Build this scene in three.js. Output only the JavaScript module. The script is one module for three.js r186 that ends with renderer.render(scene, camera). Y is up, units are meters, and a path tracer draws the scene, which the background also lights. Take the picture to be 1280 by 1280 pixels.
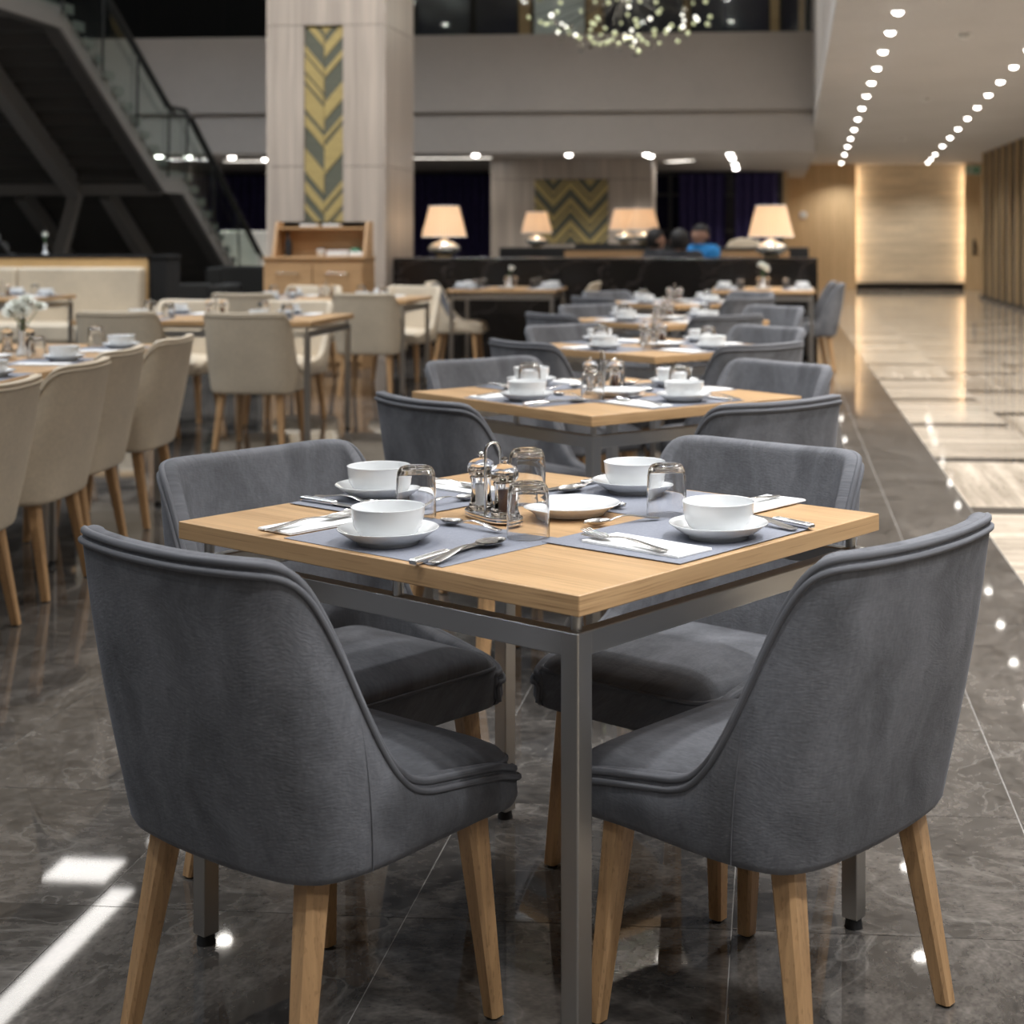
import * as THREE from 'three';
import { RoundedBoxGeometry } from 'three/addons/geometries/RoundedBoxGeometry.js';
import { mergeGeometries, mergeVertices } from 'three/addons/utils/BufferGeometryUtils.js';
import { MarchingCubes } from 'three/addons/objects/MarchingCubes.js';
import { RectAreaLightUniformsLib } from 'three/addons/lights/RectAreaLightUniformsLib.js';
RectAreaLightUniformsLib.init();

// ---------------------------------------------------------------- camera, exposure
// The building axes are x (right) and depth d (away from the camera); world z = -d.
const scene = new THREE.Scene();
scene.background = new THREE.Color(0x05060a);          // night outside; the hall is closed and lit by its lamps
const FOCAL = 1980, PX = 800, PY = 294;                // focal length and principal point in pixels of a 1280 frame (shifted lens)
const FULL = 1972;
const camera = new THREE.PerspectiveCamera(2 * Math.atan(FULL / 2 / FOCAL) * 180 / Math.PI, 1, 0.05, 200);
camera.position.set(0, 1.257, 0);
camera.rotation.y = Math.atan(170 / 1980);
camera.setViewOffset(FULL, FULL, FULL / 2 - PX, FULL / 2 - PY, 1280, 1280);
camera.focus = 2.72;
camera.userData.fStop = 3.1;
camera.updateProjectionMatrix();
const renderer = new THREE.WebGLRenderer({ antialias: true });
renderer.toneMapping = THREE.LinearToneMapping;
renderer.toneMappingExposure = 1.22;
renderer.shadowMap.enabled = true;

// lamp strengths
const ATRIUM_CD = 30;      // each high atrium downlight of the far half
const NEAR_CD = 17;        // each high atrium downlight over the nearest tables
const COLUMN_CD = 40;     // spots that wash the stone column
const CORRIDOR_CD = 7.0;   // each corridor downlight
const SOFFIT_CD = 5.0;     // small lights below the gallery
const ACCENT_CD = 130;     // narrow accent spot on the nearest table
const NEUTRAL = new THREE.Color(1.0, 0.98, 0.955), HALL = new THREE.Color(0.985, 0.99, 1.0), COOL = new THREE.Color(0.78, 0.88, 1.0), SOFT_COOL = new THREE.Color(0.95, 0.97, 1.0);

// ---------------------------------------------------------------- helpers
let seedState = 20240611;
function rnd() { seedState = (seedState + 0x6d2b79f5) | 0; let t = Math.imul(seedState ^ (seedState >>> 15), 1 | seedState); t = (t + Math.imul(t ^ (t >>> 7), 61 | t)) ^ t; return ((t ^ (t >>> 14)) >>> 0) / 4294967296; }
const rr = (a, b) => a + (b - a) * rnd();
const clamp = (x, a, b) => Math.min(b, Math.max(a, x));
const smooth = (a, b, x) => { const t = clamp((x - a) / (b - a), 0, 1); return t * t * (3 - 2 * t); };
const mix = (a, b, t) => a + (b - a) * t;
const used = new Map();
function numbered(name) { const n = used.get(name) || 0; used.set(name, n + 1); return n ? name + '_' + String(n).padStart(3, '0') : name; }
function tag(o, label, category, group, kind) {
  if (label) o.userData.label = label;
  if (category) o.userData.category = category;
  if (group) o.userData.group = group;
  if (kind) o.userData.kind = kind;
  return o;
}
function shade(o) { o.traverse((c) => { if (c.isMesh) { c.castShadow = true; c.receiveShadow = true; } }); return o; }
function part(name, geo, mat, parent) {
  const m = new THREE.Mesh(geo, mat); m.name = name; m.castShadow = m.receiveShadow = true; parent.add(m); return m;
}
// a thing: a group at its base; local -z is its forward direction
function proto(name) { const g = new THREE.Group(); g.userData.kindName = name; return g; }
const placed = new Set();
function place(p, name, x, d, y, turn, label, category, group) {
  const o = placed.has(p) ? p.clone() : p;
  placed.add(p);
  o.name = numbered(name);
  o.userData = {};
  o.position.set(x, y, -d); o.rotation.set(0, turn, 0);
  tag(o, label, category, group); scene.add(shade(o)); return o;
}
function structure(name, geo, mat) { const m = new THREE.Mesh(geo, mat); m.name = name; m.userData.kind = 'structure'; m.castShadow = m.receiveShadow = true; scene.add(m); return m; }
function structureGroup(name) { const g = new THREE.Group(); g.name = name; g.userData.kind = 'structure'; scene.add(g); return g; }
const turnOf = (fx, fd) => Math.atan2(-fx, fd);         // turn that points local -z along (fx, fd)

// texture coordinates in metres from the dominant direction of each face
function metreUV(geo, s = 1, swap = false) {
  const g = geo.index ? geo.toNonIndexed() : geo; const p = g.attributes.position, n = p.count, uv = new Float32Array(n * 2);
  const a = new THREE.Vector3(), b = new THREE.Vector3(), c = new THREE.Vector3(), e = new THREE.Vector3(), f = new THREE.Vector3();
  for (let i = 0; i < n; i += 3) {
    a.fromBufferAttribute(p, i); b.fromBufferAttribute(p, i + 1); c.fromBufferAttribute(p, i + 2);
    e.subVectors(b, a).cross(f.subVectors(c, a));
    const ax = Math.abs(e.x), ay = Math.abs(e.y), az = Math.abs(e.z);
    for (let k = 0; k < 3; k++) {
      const v = k === 0 ? a : k === 1 ? b : c;
      let U, V;
      if (ay >= ax && ay >= az) { U = v.x; V = v.z; } else if (ax >= az) { U = v.z; V = v.y; } else { U = v.x; V = v.y; }
      uv[(i + k) * 2] = (swap ? V : U) * s; uv[(i + k) * 2 + 1] = (swap ? U : V) * s;
    }
  }
  g.setAttribute('uv', new THREE.BufferAttribute(uv, 2)); return g;
}
function box(w, h, d, x = 0, y = 0, z = 0, swap = false) { const g = new THREE.BoxGeometry(w, h, d); g.translate(x, y, z); return metreUV(g, 1, swap); }
function rbox(w, h, d, r, x = 0, y = 0, z = 0, swap = false, seg = 2) { const g = new RoundedBoxGeometry(w, h, d, seg, r); g.translate(x, y, z); const q = metreUV(g, 1, swap); return q; }
// box between building coordinates
function bbox(x0, x1, y0, y1, d0, d1, swap = false) { return box(x1 - x0, y1 - y0, d1 - d0, (x0 + x1) / 2, (y0 + y1) / 2, -(d0 + d1) / 2, swap); }
function grid(nu, nv, fn, uvf) {
  const pos = [], uv = [], idx = [];
  for (let j = 0; j <= nv; j++) for (let i = 0; i <= nu; i++) {
    const p = fn(i / nu, j / nv, i, j); pos.push(p[0], p[1], p[2]);
    const t = uvf ? uvf(i / nu, j / nv, i, j) : [i / nu, j / nv]; uv.push(t[0], t[1]);
  }
  for (let j = 0; j < nv; j++) for (let i = 0; i < nu; i++) { const a = j * (nu + 1) + i, b = a + 1, c = a + nu + 1, d = c + 1; idx.push(a, b, d, a, d, c); }
  const g = new THREE.BufferGeometry();
  g.setAttribute('position', new THREE.Float32BufferAttribute(pos, 3)); g.setAttribute('uv', new THREE.Float32BufferAttribute(uv, 2)); g.setIndex(idx);
  g.computeVertexNormals(); return g;
}
function weldNormals(g) { // smooth normals across the seam of a closed grid
  const p = g.attributes.position, n = g.attributes.normal, map = new Map();
  for (let i = 0; i < p.count; i++) { const k = [p.getX(i), p.getY(i), p.getZ(i)].map((v) => Math.round(v * 2e4)).join(); const s = map.get(k) || [0, 0, 0]; s[0] += n.getX(i); s[1] += n.getY(i); s[2] += n.getZ(i); map.set(k, s); }
  for (let i = 0; i < p.count; i++) { const s = map.get([p.getX(i), p.getY(i), p.getZ(i)].map((v) => Math.round(v * 2e4)).join()); const l = Math.hypot(...s) || 1; n.setXYZ(i, s[0] / l, s[1] / l, s[2] / l); }
  return g;
}
function lathe(pts, seg = 40) { const g = new THREE.LatheGeometry(pts.map((p) => new THREE.Vector2(p[0], p[1])), seg); return g; }
// closed cushion: rings of a superellipse, profile = [scale, height]
function cushion(A, B, n, profile, seg = 56, cz = 0, crown = 0) {
  const sp = (c) => Math.sign(c) * Math.pow(Math.abs(c), 2 / n);
  return weldNormals(grid(seg, profile.length - 1, (u, v, i, j) => {
    const t = u * Math.PI * 2, [s, h] = profile[j], x = A * s * sp(Math.cos(t)), z = B * s * sp(Math.sin(t));
    return [x, h + (crown ? crown * Math.max(0, 1 - s * s) : 0), cz - z];
  }, (u, v, i, j) => { const t = u * Math.PI * 2, [s, h] = profile[j]; return [A * s * sp(Math.cos(t)) + h, B * s * sp(Math.sin(t)) + h]; }));
}
function tube(pts, r, seg = 24, rs = 8, closed = false) { return new THREE.TubeGeometry(new THREE.CatmullRomCurve3(pts.map((p) => new THREE.Vector3(...p)), closed, 'centripetal'), seg, r, rs, closed); }
function bar(a, b, w, h = w) { // square bar between two points
  const A = new THREE.Vector3(...a), B = new THREE.Vector3(...b), L = A.distanceTo(B), g = new THREE.BoxGeometry(w, L, h);
  g.applyQuaternion(new THREE.Quaternion().setFromUnitVectors(new THREE.Vector3(0, 1, 0), B.clone().sub(A).normalize())); g.translate((A.x + B.x) / 2, (A.y + B.y) / 2, (A.z + B.z) / 2); return metreUV(g);
}
function taperedLeg(top, foot, w0, w1) { // square leg, vertical sheared from foot to top, eased edges
  const pos = [], ring = (c, w) => { const e = w * 0.16, h = w / 2; return [[-h + e, -h], [h - e, -h], [h, -h + e], [h, h - e], [h - e, h], [-h + e, h], [-h, h - e], [-h, -h + e]].map(([x, z]) => [c[0] + x, c[1], c[2] + z]); };
  const rings = []; for (let k = 0; k <= 4; k++) { const t = k / 4; rings.push(ring(top.map((v, i) => mix(foot[i], v, t)), mix(w1, w0, t))); }
  for (let k = 0; k < 4; k++) for (let i = 0; i < 8; i++) { const a = rings[k][i], b = rings[k][(i + 1) % 8], c = rings[k + 1][i], d = rings[k + 1][(i + 1) % 8]; pos.push(...a, ...d, ...b, ...a, ...c, ...d); }
  for (const [r, up] of [[rings[0], false], [rings[4], true]]) for (let i = 1; i < 7; i++) pos.push(...(up ? [...r[0], ...r[i + 1], ...r[i]] : [...r[0], ...r[i], ...r[i + 1]]));
  const g = new THREE.BufferGeometry(); g.setAttribute('position', new THREE.Float32BufferAttribute(pos, 3)); g.computeVertexNormals(); return metreUV(g, 1, false);
}
function join(list) { return mergeGeometries(list.map((g) => { const q = g.index ? g.toNonIndexed() : g; for (const k of Object.keys(q.attributes)) if (!['position', 'normal', 'uv'].includes(k)) q.deleteAttribute(k); if (!q.attributes.uv) metreUV(q); return q; })); }

// ---------------------------------------------------------------- textures (tileable noise)
function hash(x, y, s) { let h = Math.imul(x, 374761393) ^ Math.imul(y, 668265263) ^ Math.imul(s, 1274126177); h = Math.imul(h ^ (h >>> 13), 1274126177); return ((h ^ (h >>> 16)) >>> 0) / 4294967296; }
function vnoise(x, y, px, py, s) {
  const x0 = Math.floor(x), y0 = Math.floor(y), fx = x - x0, fy = y - y0, u = fx * fx * (3 - 2 * fx), v = fy * fy * (3 - 2 * fy);
  const m = (a, p) => ((a % p) + p) % p, X0 = m(x0, px), X1 = m(x0 + 1, px), Y0 = m(y0, py), Y1 = m(y0 + 1, py);
  return mix(mix(hash(X0, Y0, s), hash(X1, Y0, s), u), mix(hash(X0, Y1, s), hash(X1, Y1, s), u), v);
}
function fbm(u, v, fx, fy, oct, s, gain = 0.5) { let a = 0, w = 1, t = 0; for (let k = 0; k < oct; k++) { a += w * vnoise(u * fx, v * fy, fx, fy, s + k * 17); t += w; w *= gain; fx *= 2; fy *= 2; } return a / t; }
function texture(size, metres, fn, color = true, h = size) {
  const data = new Uint8Array(size * h * 4);
  for (let y = 0; y < h; y++) for (let x = 0; x < size; x++) { const c = fn(x / size, y / h), i = (y * size + x) * 4; for (let k = 0; k < 3; k++) data[i + k] = clamp(Array.isArray(c) ? c[k] : c * 255, 0, 255); data[i + 3] = 255; }
  const t = new THREE.DataTexture(data, size, h); t.wrapS = t.wrapT = THREE.RepeatWrapping; t.magFilter = THREE.LinearFilter; t.minFilter = THREE.LinearMipmapLinearFilter; t.generateMipmaps = true;
  if (color) t.colorSpace = THREE.SRGBColorSpace;
  const [mu, mv] = Array.isArray(metres) ? metres : [metres, metres]; t.repeat.set(1 / mu, 1 / mv); t.needsUpdate = true; return t;
}
const tint = (c, k, d = [1, 1, 1]) => c.map((v, i) => v * (1 + k * d[i]));

// ---------------------------------------------------------------- materials
const std = (o) => new THREE.MeshStandardMaterial(o), phys = (o) => new THREE.MeshPhysicalMaterial(o);
// dark brown-grey polished marble: clouds, pale veins
const marbleTex = texture(1024, 2.4, (u, v) => {
  const w1 = fbm(u, v, 6, 6, 4, 3) - 0.5, w2 = fbm(u, v, 6, 6, 4, 29) - 0.5;
  const cloud = fbm(u + w1 * 0.12, v + w2 * 0.12, 9, 14, 6, 51, 0.68), fine = fbm(u + w1 * 0.05, v + w2 * 0.03, 70, 120, 4, 77, 0.95);
  const ridge = 1 - Math.abs(2 * fbm(u + w2 * 0.2, v + w1 * 0.2, 8, 5, 4, 91) - 1), vein = Math.pow(clamp(ridge, 0, 1), 34);
  const thin = Math.pow(clamp(1 - Math.abs(2 * fbm(u + w1 * 0.3, v + w2 * 0.1, 5, 9, 5, 131, 0.6) - 1), 0, 1), 60);
  const k = (cloud - 0.5) * 0.85 + (fine - 0.5) * 0.8;
  const base = [80, 76, 72].map((c) => c * (1 + k)); const a = clamp(vein * 0.16 + thin * 0.38, 0, 1);
  return base.map((c, i) => mix(c, [150, 146, 140][i], a));
});
const M = {};
M.marble = phys({ map: marbleTex, roughness: 0.03, ior: 1.68 });
M.grout = std({ color: new THREE.Color(0.30, 0.285, 0.265), roughness: 0.7 });
// travertine-like light stone, veins across the corridor
const travTex = texture(512, [1.9, 1.45], (u, v) => {
  const w = fbm(u, v, 3, 4, 3, 9) - 0.5, band = fbm(u + w * 0.05, v + w * 0.03, 2, 22, 4, 15, 0.6), fine = fbm(u, v, 6, 120, 3, 23), pit = fbm(u, v, 30, 90, 3, 61);
  const k = (band - 0.5) * 0.55 + (fine - 0.5) * 0.16 - (pit > 0.70 ? 0.10 : 0);
  return [188 * (1 + k), 176 * (1 + k * 1.05), 160 * (1 + k * 1.1)];
});
M.travertine = std({ map: travTex, roughness: 0.05 });
M.travertineWall = std({ map: texture(512, [1.9, 1.1], (u, v) => { const w = fbm(u, v, 3, 4, 3, 19) - 0.5, band = fbm(u + w * 0.05, v + w * 0.04, 2, 12, 4, 25, 0.6), pit = fbm(u, v, 24, 70, 3, 61), k = (band - 0.5) * 0.24 + (pit - 0.5) * 0.12; return [200 * (1 + k), 184 * (1 + k), 158 * (1 + k)]; }), roughness: 0.85 });
M.stripStone = std({ map: marbleTex, color: new THREE.Color(0.9, 0.88, 0.86), roughness: 0.05 });
// vertical-veined beige-grey stone of the columns
const colTex = texture(512, [1.1, 2.6], (u, v) => {
  const w = fbm(u, v, 4, 3, 3, 4) - 0.5, band = fbm(u + w * 0.03, v, 26, 2, 4, 33, 0.6), fine = fbm(u, v, 120, 5, 3, 71), broad = fbm(u, v, 3, 2, 3, 12);
  const k = (band - 0.5) * 0.26 + (fine - 0.5) * 0.12 + (broad - 0.5) * 0.14;
  return [176 * (1 + k), 164 * (1 + k), 152 * (1 + k)];
});
M.columnStone = std({ map: colTex, roughness: 0.30 });
M.blackMarble = std({ map: texture(512, 1.6, (u, v) => {
  const w = fbm(u, v, 4, 4, 4, 8) - 0.5, c = fbm(u + w * 0.2, v - w * 0.15, 6, 6, 5, 41, 0.6), r = Math.pow(1 - Math.abs(2 * fbm(u + w * 0.25, v + w * 0.2, 4, 6, 5, 99, 0.55) - 1), 26);
  const k = 18 + 26 * Math.max(0, c - 0.42) + 34 * r; return [k * 1.08, k * 0.96, k * 0.92];
}), roughness: 0.22 });
// woods
const oakTex = (base, s) => texture(512, [1.1, 0.36], (u, v) => {
  const w = fbm(u, v, 3, 3, 3, s) - 0.5, g = fbm(u, v + w * 0.05, 3, 60, 4, s + 7, 0.6), pore = fbm(u, v + w * 0.04, 8, 190, 3, s + 31), broad = fbm(u, v + w * 0.1, 2, 9, 2, s + 3);
  const k = (g - 0.5) * 0.17 + (broad - 0.5) * 0.09 - (pore > 0.62 ? (pore - 0.62) * 0.8 : 0);
  return [base[0] * (1 + k), base[1] * (1 + k * 1.15), base[2] * (1 + k * 1.35)];
});
M.oakTop = std({ map: oakTex([188, 152, 110], 11), roughness: 0.34 });
M.oak = std({ map: oakTex([184, 146, 104], 21), roughness: 0.5 });
M.oakPale = std({ map: oakTex([208, 172, 120], 61), roughness: 0.55 });
M.beech = std({ map: texture(256, [0.14, 0.5], (u, v) => {
  const w = fbm(u, v, 3, 3, 3, 6) - 0.5, g = fbm(u + w * 0.07, v, 16, 3, 4, 14, 0.6), fleck = fbm(u, v, 60, 40, 2, 44) > 0.72 ? -0.1 : 0, k = (g - 0.5) * 0.3 + fleck;
  return [186 * (1 + k), 147 * (1 + k * 1.1), 104 * (1 + k * 1.2)];
}), roughness: 0.42 });
M.darkWood = std({ color: new THREE.Color(0.06, 0.045, 0.035), roughness: 0.6 });
M.slat = std({ map: oakTex([198, 172, 132], 81), roughness: 0.55 });
// grey velvet: brushed nap in soft patches and short fibres
const napTex = texture(1024, 0.6, (u, v) => {
  const w = fbm(u, v, 5, 5, 3, 13) - 0.5, w2 = fbm(u, v, 5, 5, 3, 73) - 0.5, patch = fbm(u + w * 0.15, v + w2 * 0.15, 9, 6, 5, 37, 0.6), fibre = fbm(u + w * 0.06, v + w2 * 0.06, 190, 70, 2, 53);
  const k = (patch - 0.5) * 0.42 + (fibre - 0.5) * 0.12; return [105 * (1 + k), 105.5 * (1 + k), 109 * (1 + k)];
});
const napBump = texture(1024, 0.6, (u, v) => { const w = fbm(u, v, 5, 5, 3, 13) - 0.5, w2 = fbm(u, v, 5, 5, 3, 73) - 0.5; return 0.5 + (fbm(u + w * 0.09, v + w2 * 0.09, 90, 260, 2, 53) - 0.5) + 0.4 * (fbm(u, v, 14, 14, 3, 2) - 0.5); }, false);
M.velvet = phys({ map: napTex, bumpMap: napBump, bumpScale: 0.0004, roughness: 0.85, specularIntensity: 0.3, sheen: 0.5, sheenRoughness: 0.45, sheenColor: new THREE.Color(0.42, 0.425, 0.46) });
M.velvetCord = phys({ map: napTex, roughness: 0.85, specularIntensity: 0.25, sheen: 0.35, sheenRoughness: 0.45, sheenColor: new THREE.Color(0.42, 0.42, 0.45) });
// beige imitation leather
const hideTex = texture(512, 0.7, (u, v) => { const k = (fbm(u, v, 4, 4, 4, 19) - 0.5) * 0.10 + (fbm(u, v, 90, 90, 2, 27) - 0.5) * 0.08; return [204 * (1 + k), 189 * (1 + k), 166 * (1 + k)]; });
M.hide = std({ map: hideTex, bumpMap: texture(512, 0.3, (u, v) => fbm(u, v, 90, 90, 3, 7), false), bumpScale: 0.0003, roughness: 0.5 });
M.hideCord = std({ map: hideTex, color: new THREE.Color(0.93, 0.92, 0.9), roughness: 0.5 });
M.hideWhite = std({ color: new THREE.Color(0.78, 0.72, 0.62), roughness: 0.6 });
// metals
M.steel = std({ color: new THREE.Color(0.54, 0.53, 0.51), metalness: 1, roughness: 0.29, bumpMap: texture(256, [0.5, 0.02], (u, v) => fbm(u, v, 4, 128, 2, 3), false), bumpScale: 0.00006 });
M.chrome = std({ color: new THREE.Color(0.78, 0.77, 0.75), metalness: 1, roughness: 0.10 });
M.cutlery = std({ color: new THREE.Color(0.80, 0.79, 0.77), metalness: 1, roughness: 0.24 });
M.black = std({ color: new THREE.Color(0.012, 0.012, 0.013), roughness: 0.5 });
M.blackMetal = std({ color: new THREE.Color(0.022, 0.021, 0.02), roughness: 0.45 });
M.stairMetal = std({ color: new THREE.Color(0.30, 0.29, 0.275), roughness: 0.55 });
M.stairDark = std({ color: new THREE.Color(0.12, 0.115, 0.11), roughness: 0.7 });
// tableware
M.porcelain = phys({ color: new THREE.Color(0.76, 0.77, 0.77), roughness: 0.16, clearcoat: 0.5, clearcoatRoughness: 0.05 });
M.glass = phys({ color: new THREE.Color(1, 1, 1), roughness: 0.0, transmission: 1, thickness: 0.01, ior: 1.42 });
M.acrylic = phys({ color: new THREE.Color(1, 1, 1), roughness: 0.02, transmission: 1, thickness: 0.01, ior: 1.42 });
M.pane = phys({ color: new THREE.Color(0.86, 0.92, 0.90), roughness: 0.02, transmission: 1, thickness: 0, ior: 1.5 });
M.salt = std({ color: new THREE.Color(0.86, 0.86, 0.86), roughness: 0.9 });
M.pepper = std({ map: texture(128, 0.02, (u, v) => { const k = vnoise(u * 24, v * 24, 24, 24, 5); return k > 0.62 ? [150, 110, 90] : k > 0.4 ? [70, 44, 36] : [30, 22, 20]; }), roughness: 0.9 });
M.napkin = std({ map: texture(256, 0.05, (u, v) => { const d = (Math.sin(u * 75.4) * Math.sin(v * 75.4)) * 0.012; const k = 236 * (1 + d); return [k, k, k * 0.995]; }), roughness: 0.95 });
M.mat = std({ map: texture(512, 0.4, (u, v) => { const k = (fbm(u, v, 150, 150, 2, 3) - 0.5) * 0.12 + (fbm(u, v, 6, 6, 3, 5) - 0.5) * 0.04; return [127 * (1 + k), 130 * (1 + k), 140 * (1 + k)]; }), roughness: 0.62 });
M.silverCeramic = std({ color: new THREE.Color(0.78, 0.80, 0.76), metalness: 0.85, roughness: 0.16 });
M.brass = std({ color: new THREE.Color(0.62, 0.50, 0.32), metalness: 1, roughness: 0.3 });
M.shadeCloth = phys({ color: new THREE.Color(0.85, 0.62, 0.42), roughness: 1, transmission: 0.42, thickness: 0, emissive: new THREE.Color(1.0, 0.64, 0.38), emissiveIntensity: 0.11 });
M.bulb = std({ color: 0xffffff, emissive: new THREE.Color(1.0, 0.80, 0.55), emissiveIntensity: 6 });
M.lens = std({ color: 0xffffff, emissive: new THREE.Color(1.0, 0.95, 0.88), emissiveIntensity: 16 });
M.strip = std({ color: 0xffffff, emissive: new THREE.Color(1.0, 0.92, 0.82), emissiveIntensity: 2.2 });
M.warmStrip = std({ color: 0xffffff, emissive: new THREE.Color(1.0, 0.78, 0.48), emissiveIntensity: 3.0 });
// building
const paint = (r, g, b, s) => std({ map: texture(256, 3, (u, v) => { const k = (fbm(u, v, 6, 6, 4, s) - 0.5) * 0.05 + (fbm(u, v, 120, 120, 2, s + 9) - 0.5) * 0.04; return [r * (1 + k), g * (1 + k), b * (1 + k)]; }), roughness: 0.85 });
M.ceiling = paint(206, 198, 188, 3);
M.gallery = paint(184, 177, 170, 13);
M.ceilingLow = paint(198, 194, 190, 43);
M.wallPaint = paint(178, 168, 154, 23);
M.darkWall = paint(40, 38, 42, 33);
M.woodWall = std({ map: oakTex([210, 180, 138], 41), roughness: 0.5 });
M.curtain = std({ map: texture(256, 1, (u, v) => { const k = (fbm(u, v, 60, 8, 3, 4) - 0.5) * 0.5; return [66 * (1 + k), 58 * (1 + k), 108 * (1 + k)]; }), roughness: 0.8 });
M.nightGlass = std({ color: new THREE.Color(0.014, 0.012, 0.034), roughness: 0.10 });
M.mullion = std({ color: new THREE.Color(0.045, 0.043, 0.05), roughness: 0.5 });
M.gold = std({ map: texture(256, [0.6, 0.2], (u, v) => { const k = (fbm(u, v, 4, 60, 3, 8) - 0.5) * 0.3; return [182 * (1 + k), 162 * (1 + k), 108 * (1 + k)]; }), roughness: 0.42, metalness: 0.25 });
M.sage = std({ map: texture(256, [0.6, 0.2], (u, v) => { const k = (fbm(u, v, 4, 60, 3, 18) - 0.5) * 0.3; return [92 * (1 + k), 93 * (1 + k), 80 * (1 + k)]; }), roughness: 0.5 });
M.petal = phys({ color: new THREE.Color(0.85, 0.86, 0.80), roughness: 0.7, transmission: 0.3, thickness: 0 });
M.leafGreen = std({ color: new THREE.Color(0.05, 0.13, 0.035), roughness: 0.6 });
M.signGreen = std({ color: new THREE.Color(0.22, 0.30, 0.22), emissive: new THREE.Color(0.10, 0.5, 0.25), emissiveIntensity: 0.04, roughness: 0.5 });
M.white = std({ color: new THREE.Color(0.75, 0.74, 0.71), roughness: 0.5 });
M.skin = std({ color: new THREE.Color(0.36, 0.20, 0.14), roughness: 0.6 });
M.hair = std({ color: new THREE.Color(0.012, 0.010, 0.010), roughness: 0.6 });
M.suit = std({ color: new THREE.Color(0.013, 0.013, 0.016), roughness: 0.85 });
M.blueShirt = std({ color: new THREE.Color(0.02, 0.22, 0.55), roughness: 0.8 });
M.greenTray = std({ color: new THREE.Color(0.04, 0.22, 0.13), roughness: 0.6 });
M.wicker = std({ color: new THREE.Color(0.016, 0.015, 0.013), roughness: 1 });
M.matteBlack = std({ color: new THREE.Color(0.008, 0.0075, 0.007), roughness: 1 });

// ---------------------------------------------------------------- the setting
const edgeX = (d) => 0.42 + 0.01176 * (d - 11);        // left edge of the low corridor ceiling
const floor = structureGroup('floor');
part('floor_bed', bbox(-14.5, 5.5, -0.25, -0.0014, -6, 38), M.grout, floor);
{
  const dims = new Map(), variants = 10;
  const tileGeo = (w, l) => { // shared variants with shifted stone
    const k = w.toFixed(3) + l.toFixed(3);
    if (!dims.has(k)) dims.set(k, Array.from({ length: variants }, () => { const g = box(w, 0.012, l, 0, -0.006, 0, rnd() < 0.5); const uv = g.attributes.uv, a = rnd() * 3, b = rnd() * 3; for (let i = 0; i < uv.count; i++) uv.setXY(i, uv.getX(i) + a, uv.getY(i) + b); return g; }));
    return dims.get(k)[Math.floor(rnd() * variants)];
  };
  const rest = { tile: [], slab: [], strip: [] }; let single = 0;
  const lay = (name, bin, x0, x1, d0, d1, m, gap, near) => {
    const g = tileGeo(x1 - x0 - gap, d1 - d0 - gap), cx = (x0 + x1) / 2, cd = (d0 + d1) / 2;
    const seen = near && cd > 2.1 && cx > -0.50 * cd - 0.25 && single < 298;
    if (seen) { const t = part(name, g, m, floor); t.position.set(cx, 0, -cd); single++; } else { const q = g.clone(); q.translate(cx, 0, -cd); rest[bin].push(q); }
  };
  for (let j = 0; j < 73; j++) for (let i = 0; i < 24; i++) {
    const x1 = 0.52 - 0.6 * i, d0 = -5.8 + 0.6 * j + 0.27;
    lay('floor_tile', 'tile', x1 - 0.6, x1, d0, d0 + 0.6, M.marble, 0.0024, d0 < 12.4);
  }
  for (let j = 0; j < 36; j++) lay('border_tile', 'tile', 0.52, 0.89, -5.6 + 1.2 * j, -4.4 + 1.2 * j, M.marble, 0.003, -5 + 1.2 * j < 16 && j > 4);
  for (let c = 0; c < 5; c++) for (let j = 0; j < 27; j++) {
    const x0 = 0.89 + 0.64 * c, d0 = -6 + 1.65 * j + (c % 2 ? 0.72 : 0.05);
    if (d0 > 36) continue;
    lay('stone_slab', 'slab', x0, x0 + 0.64, d0 + 0.18, Math.min(37, d0 + 1.65), M.travertine, 0.003, d0 > 4 && d0 < 19);
    lay('stone_strip', 'strip', x0, x0 + 0.64, d0, d0 + 0.18, M.stripStone, 0.003, d0 > 4 && d0 < 19);
  }
  for (const [bin, m, n] of [['tile', M.marble, 'far_floor_tiles'], ['slab', M.travertine, 'far_stone_slabs'], ['strip', M.stripStone, 'far_stone_strips']]) part(n, join(rest[bin]), m, floor).userData.kind = 'stuff';
  part('stone_margin', bbox(4.09, 5.5, -0.0135, 0, -6, 37), M.travertine, floor);
}
structure('ceiling', bbox(-14.5, 1.0, 8.0, 8.25, -6, 38), M.ceiling);
structure('wall_left', bbox(-14.75, -14.5, 0, 8, -6, 38), M.darkWall);
structure('wall_back', bbox(-14.5, 5.75, 0, 8, -6.25, -6), M.wallPaint);
structure('wall_right', bbox(5.5, 5.75, 0, 8, -6, 38), M.darkWall);
structure('wall_far', bbox(-14.5, 5.75, 0, 8, 38, 38.25), M.darkWall);
{ // low ceiling above the corridor and the tall face along its edge
  const s = new THREE.Shape([[edgeX(-6), -6], [5.5, -6], [5.5, 38], [edgeX(38), 38]].map((p) => new THREE.Vector2(...p)));
  const g = new THREE.ExtrudeGeometry(s, { depth: 0.2, bevelEnabled: false }); g.rotateX(-Math.PI / 2); g.translate(0, 2.9, 0);
  structure('ceiling_corridor', metreUV(g), M.ceilingLow);
  const f = new THREE.Shape([[edgeX(-6), -6], [edgeX(-6) + 0.2, -6], [edgeX(38) + 0.2, 38], [edgeX(38), 38]].map((p) => new THREE.Vector2(...p)));
  const h = new THREE.ExtrudeGeometry(f, { depth: 4.9, bevelEnabled: false }); h.rotateX(-Math.PI / 2); h.translate(0, 3.1, 0);
  structure('wall_bulkhead', metreUV(h), M.gallery);
}
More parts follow.
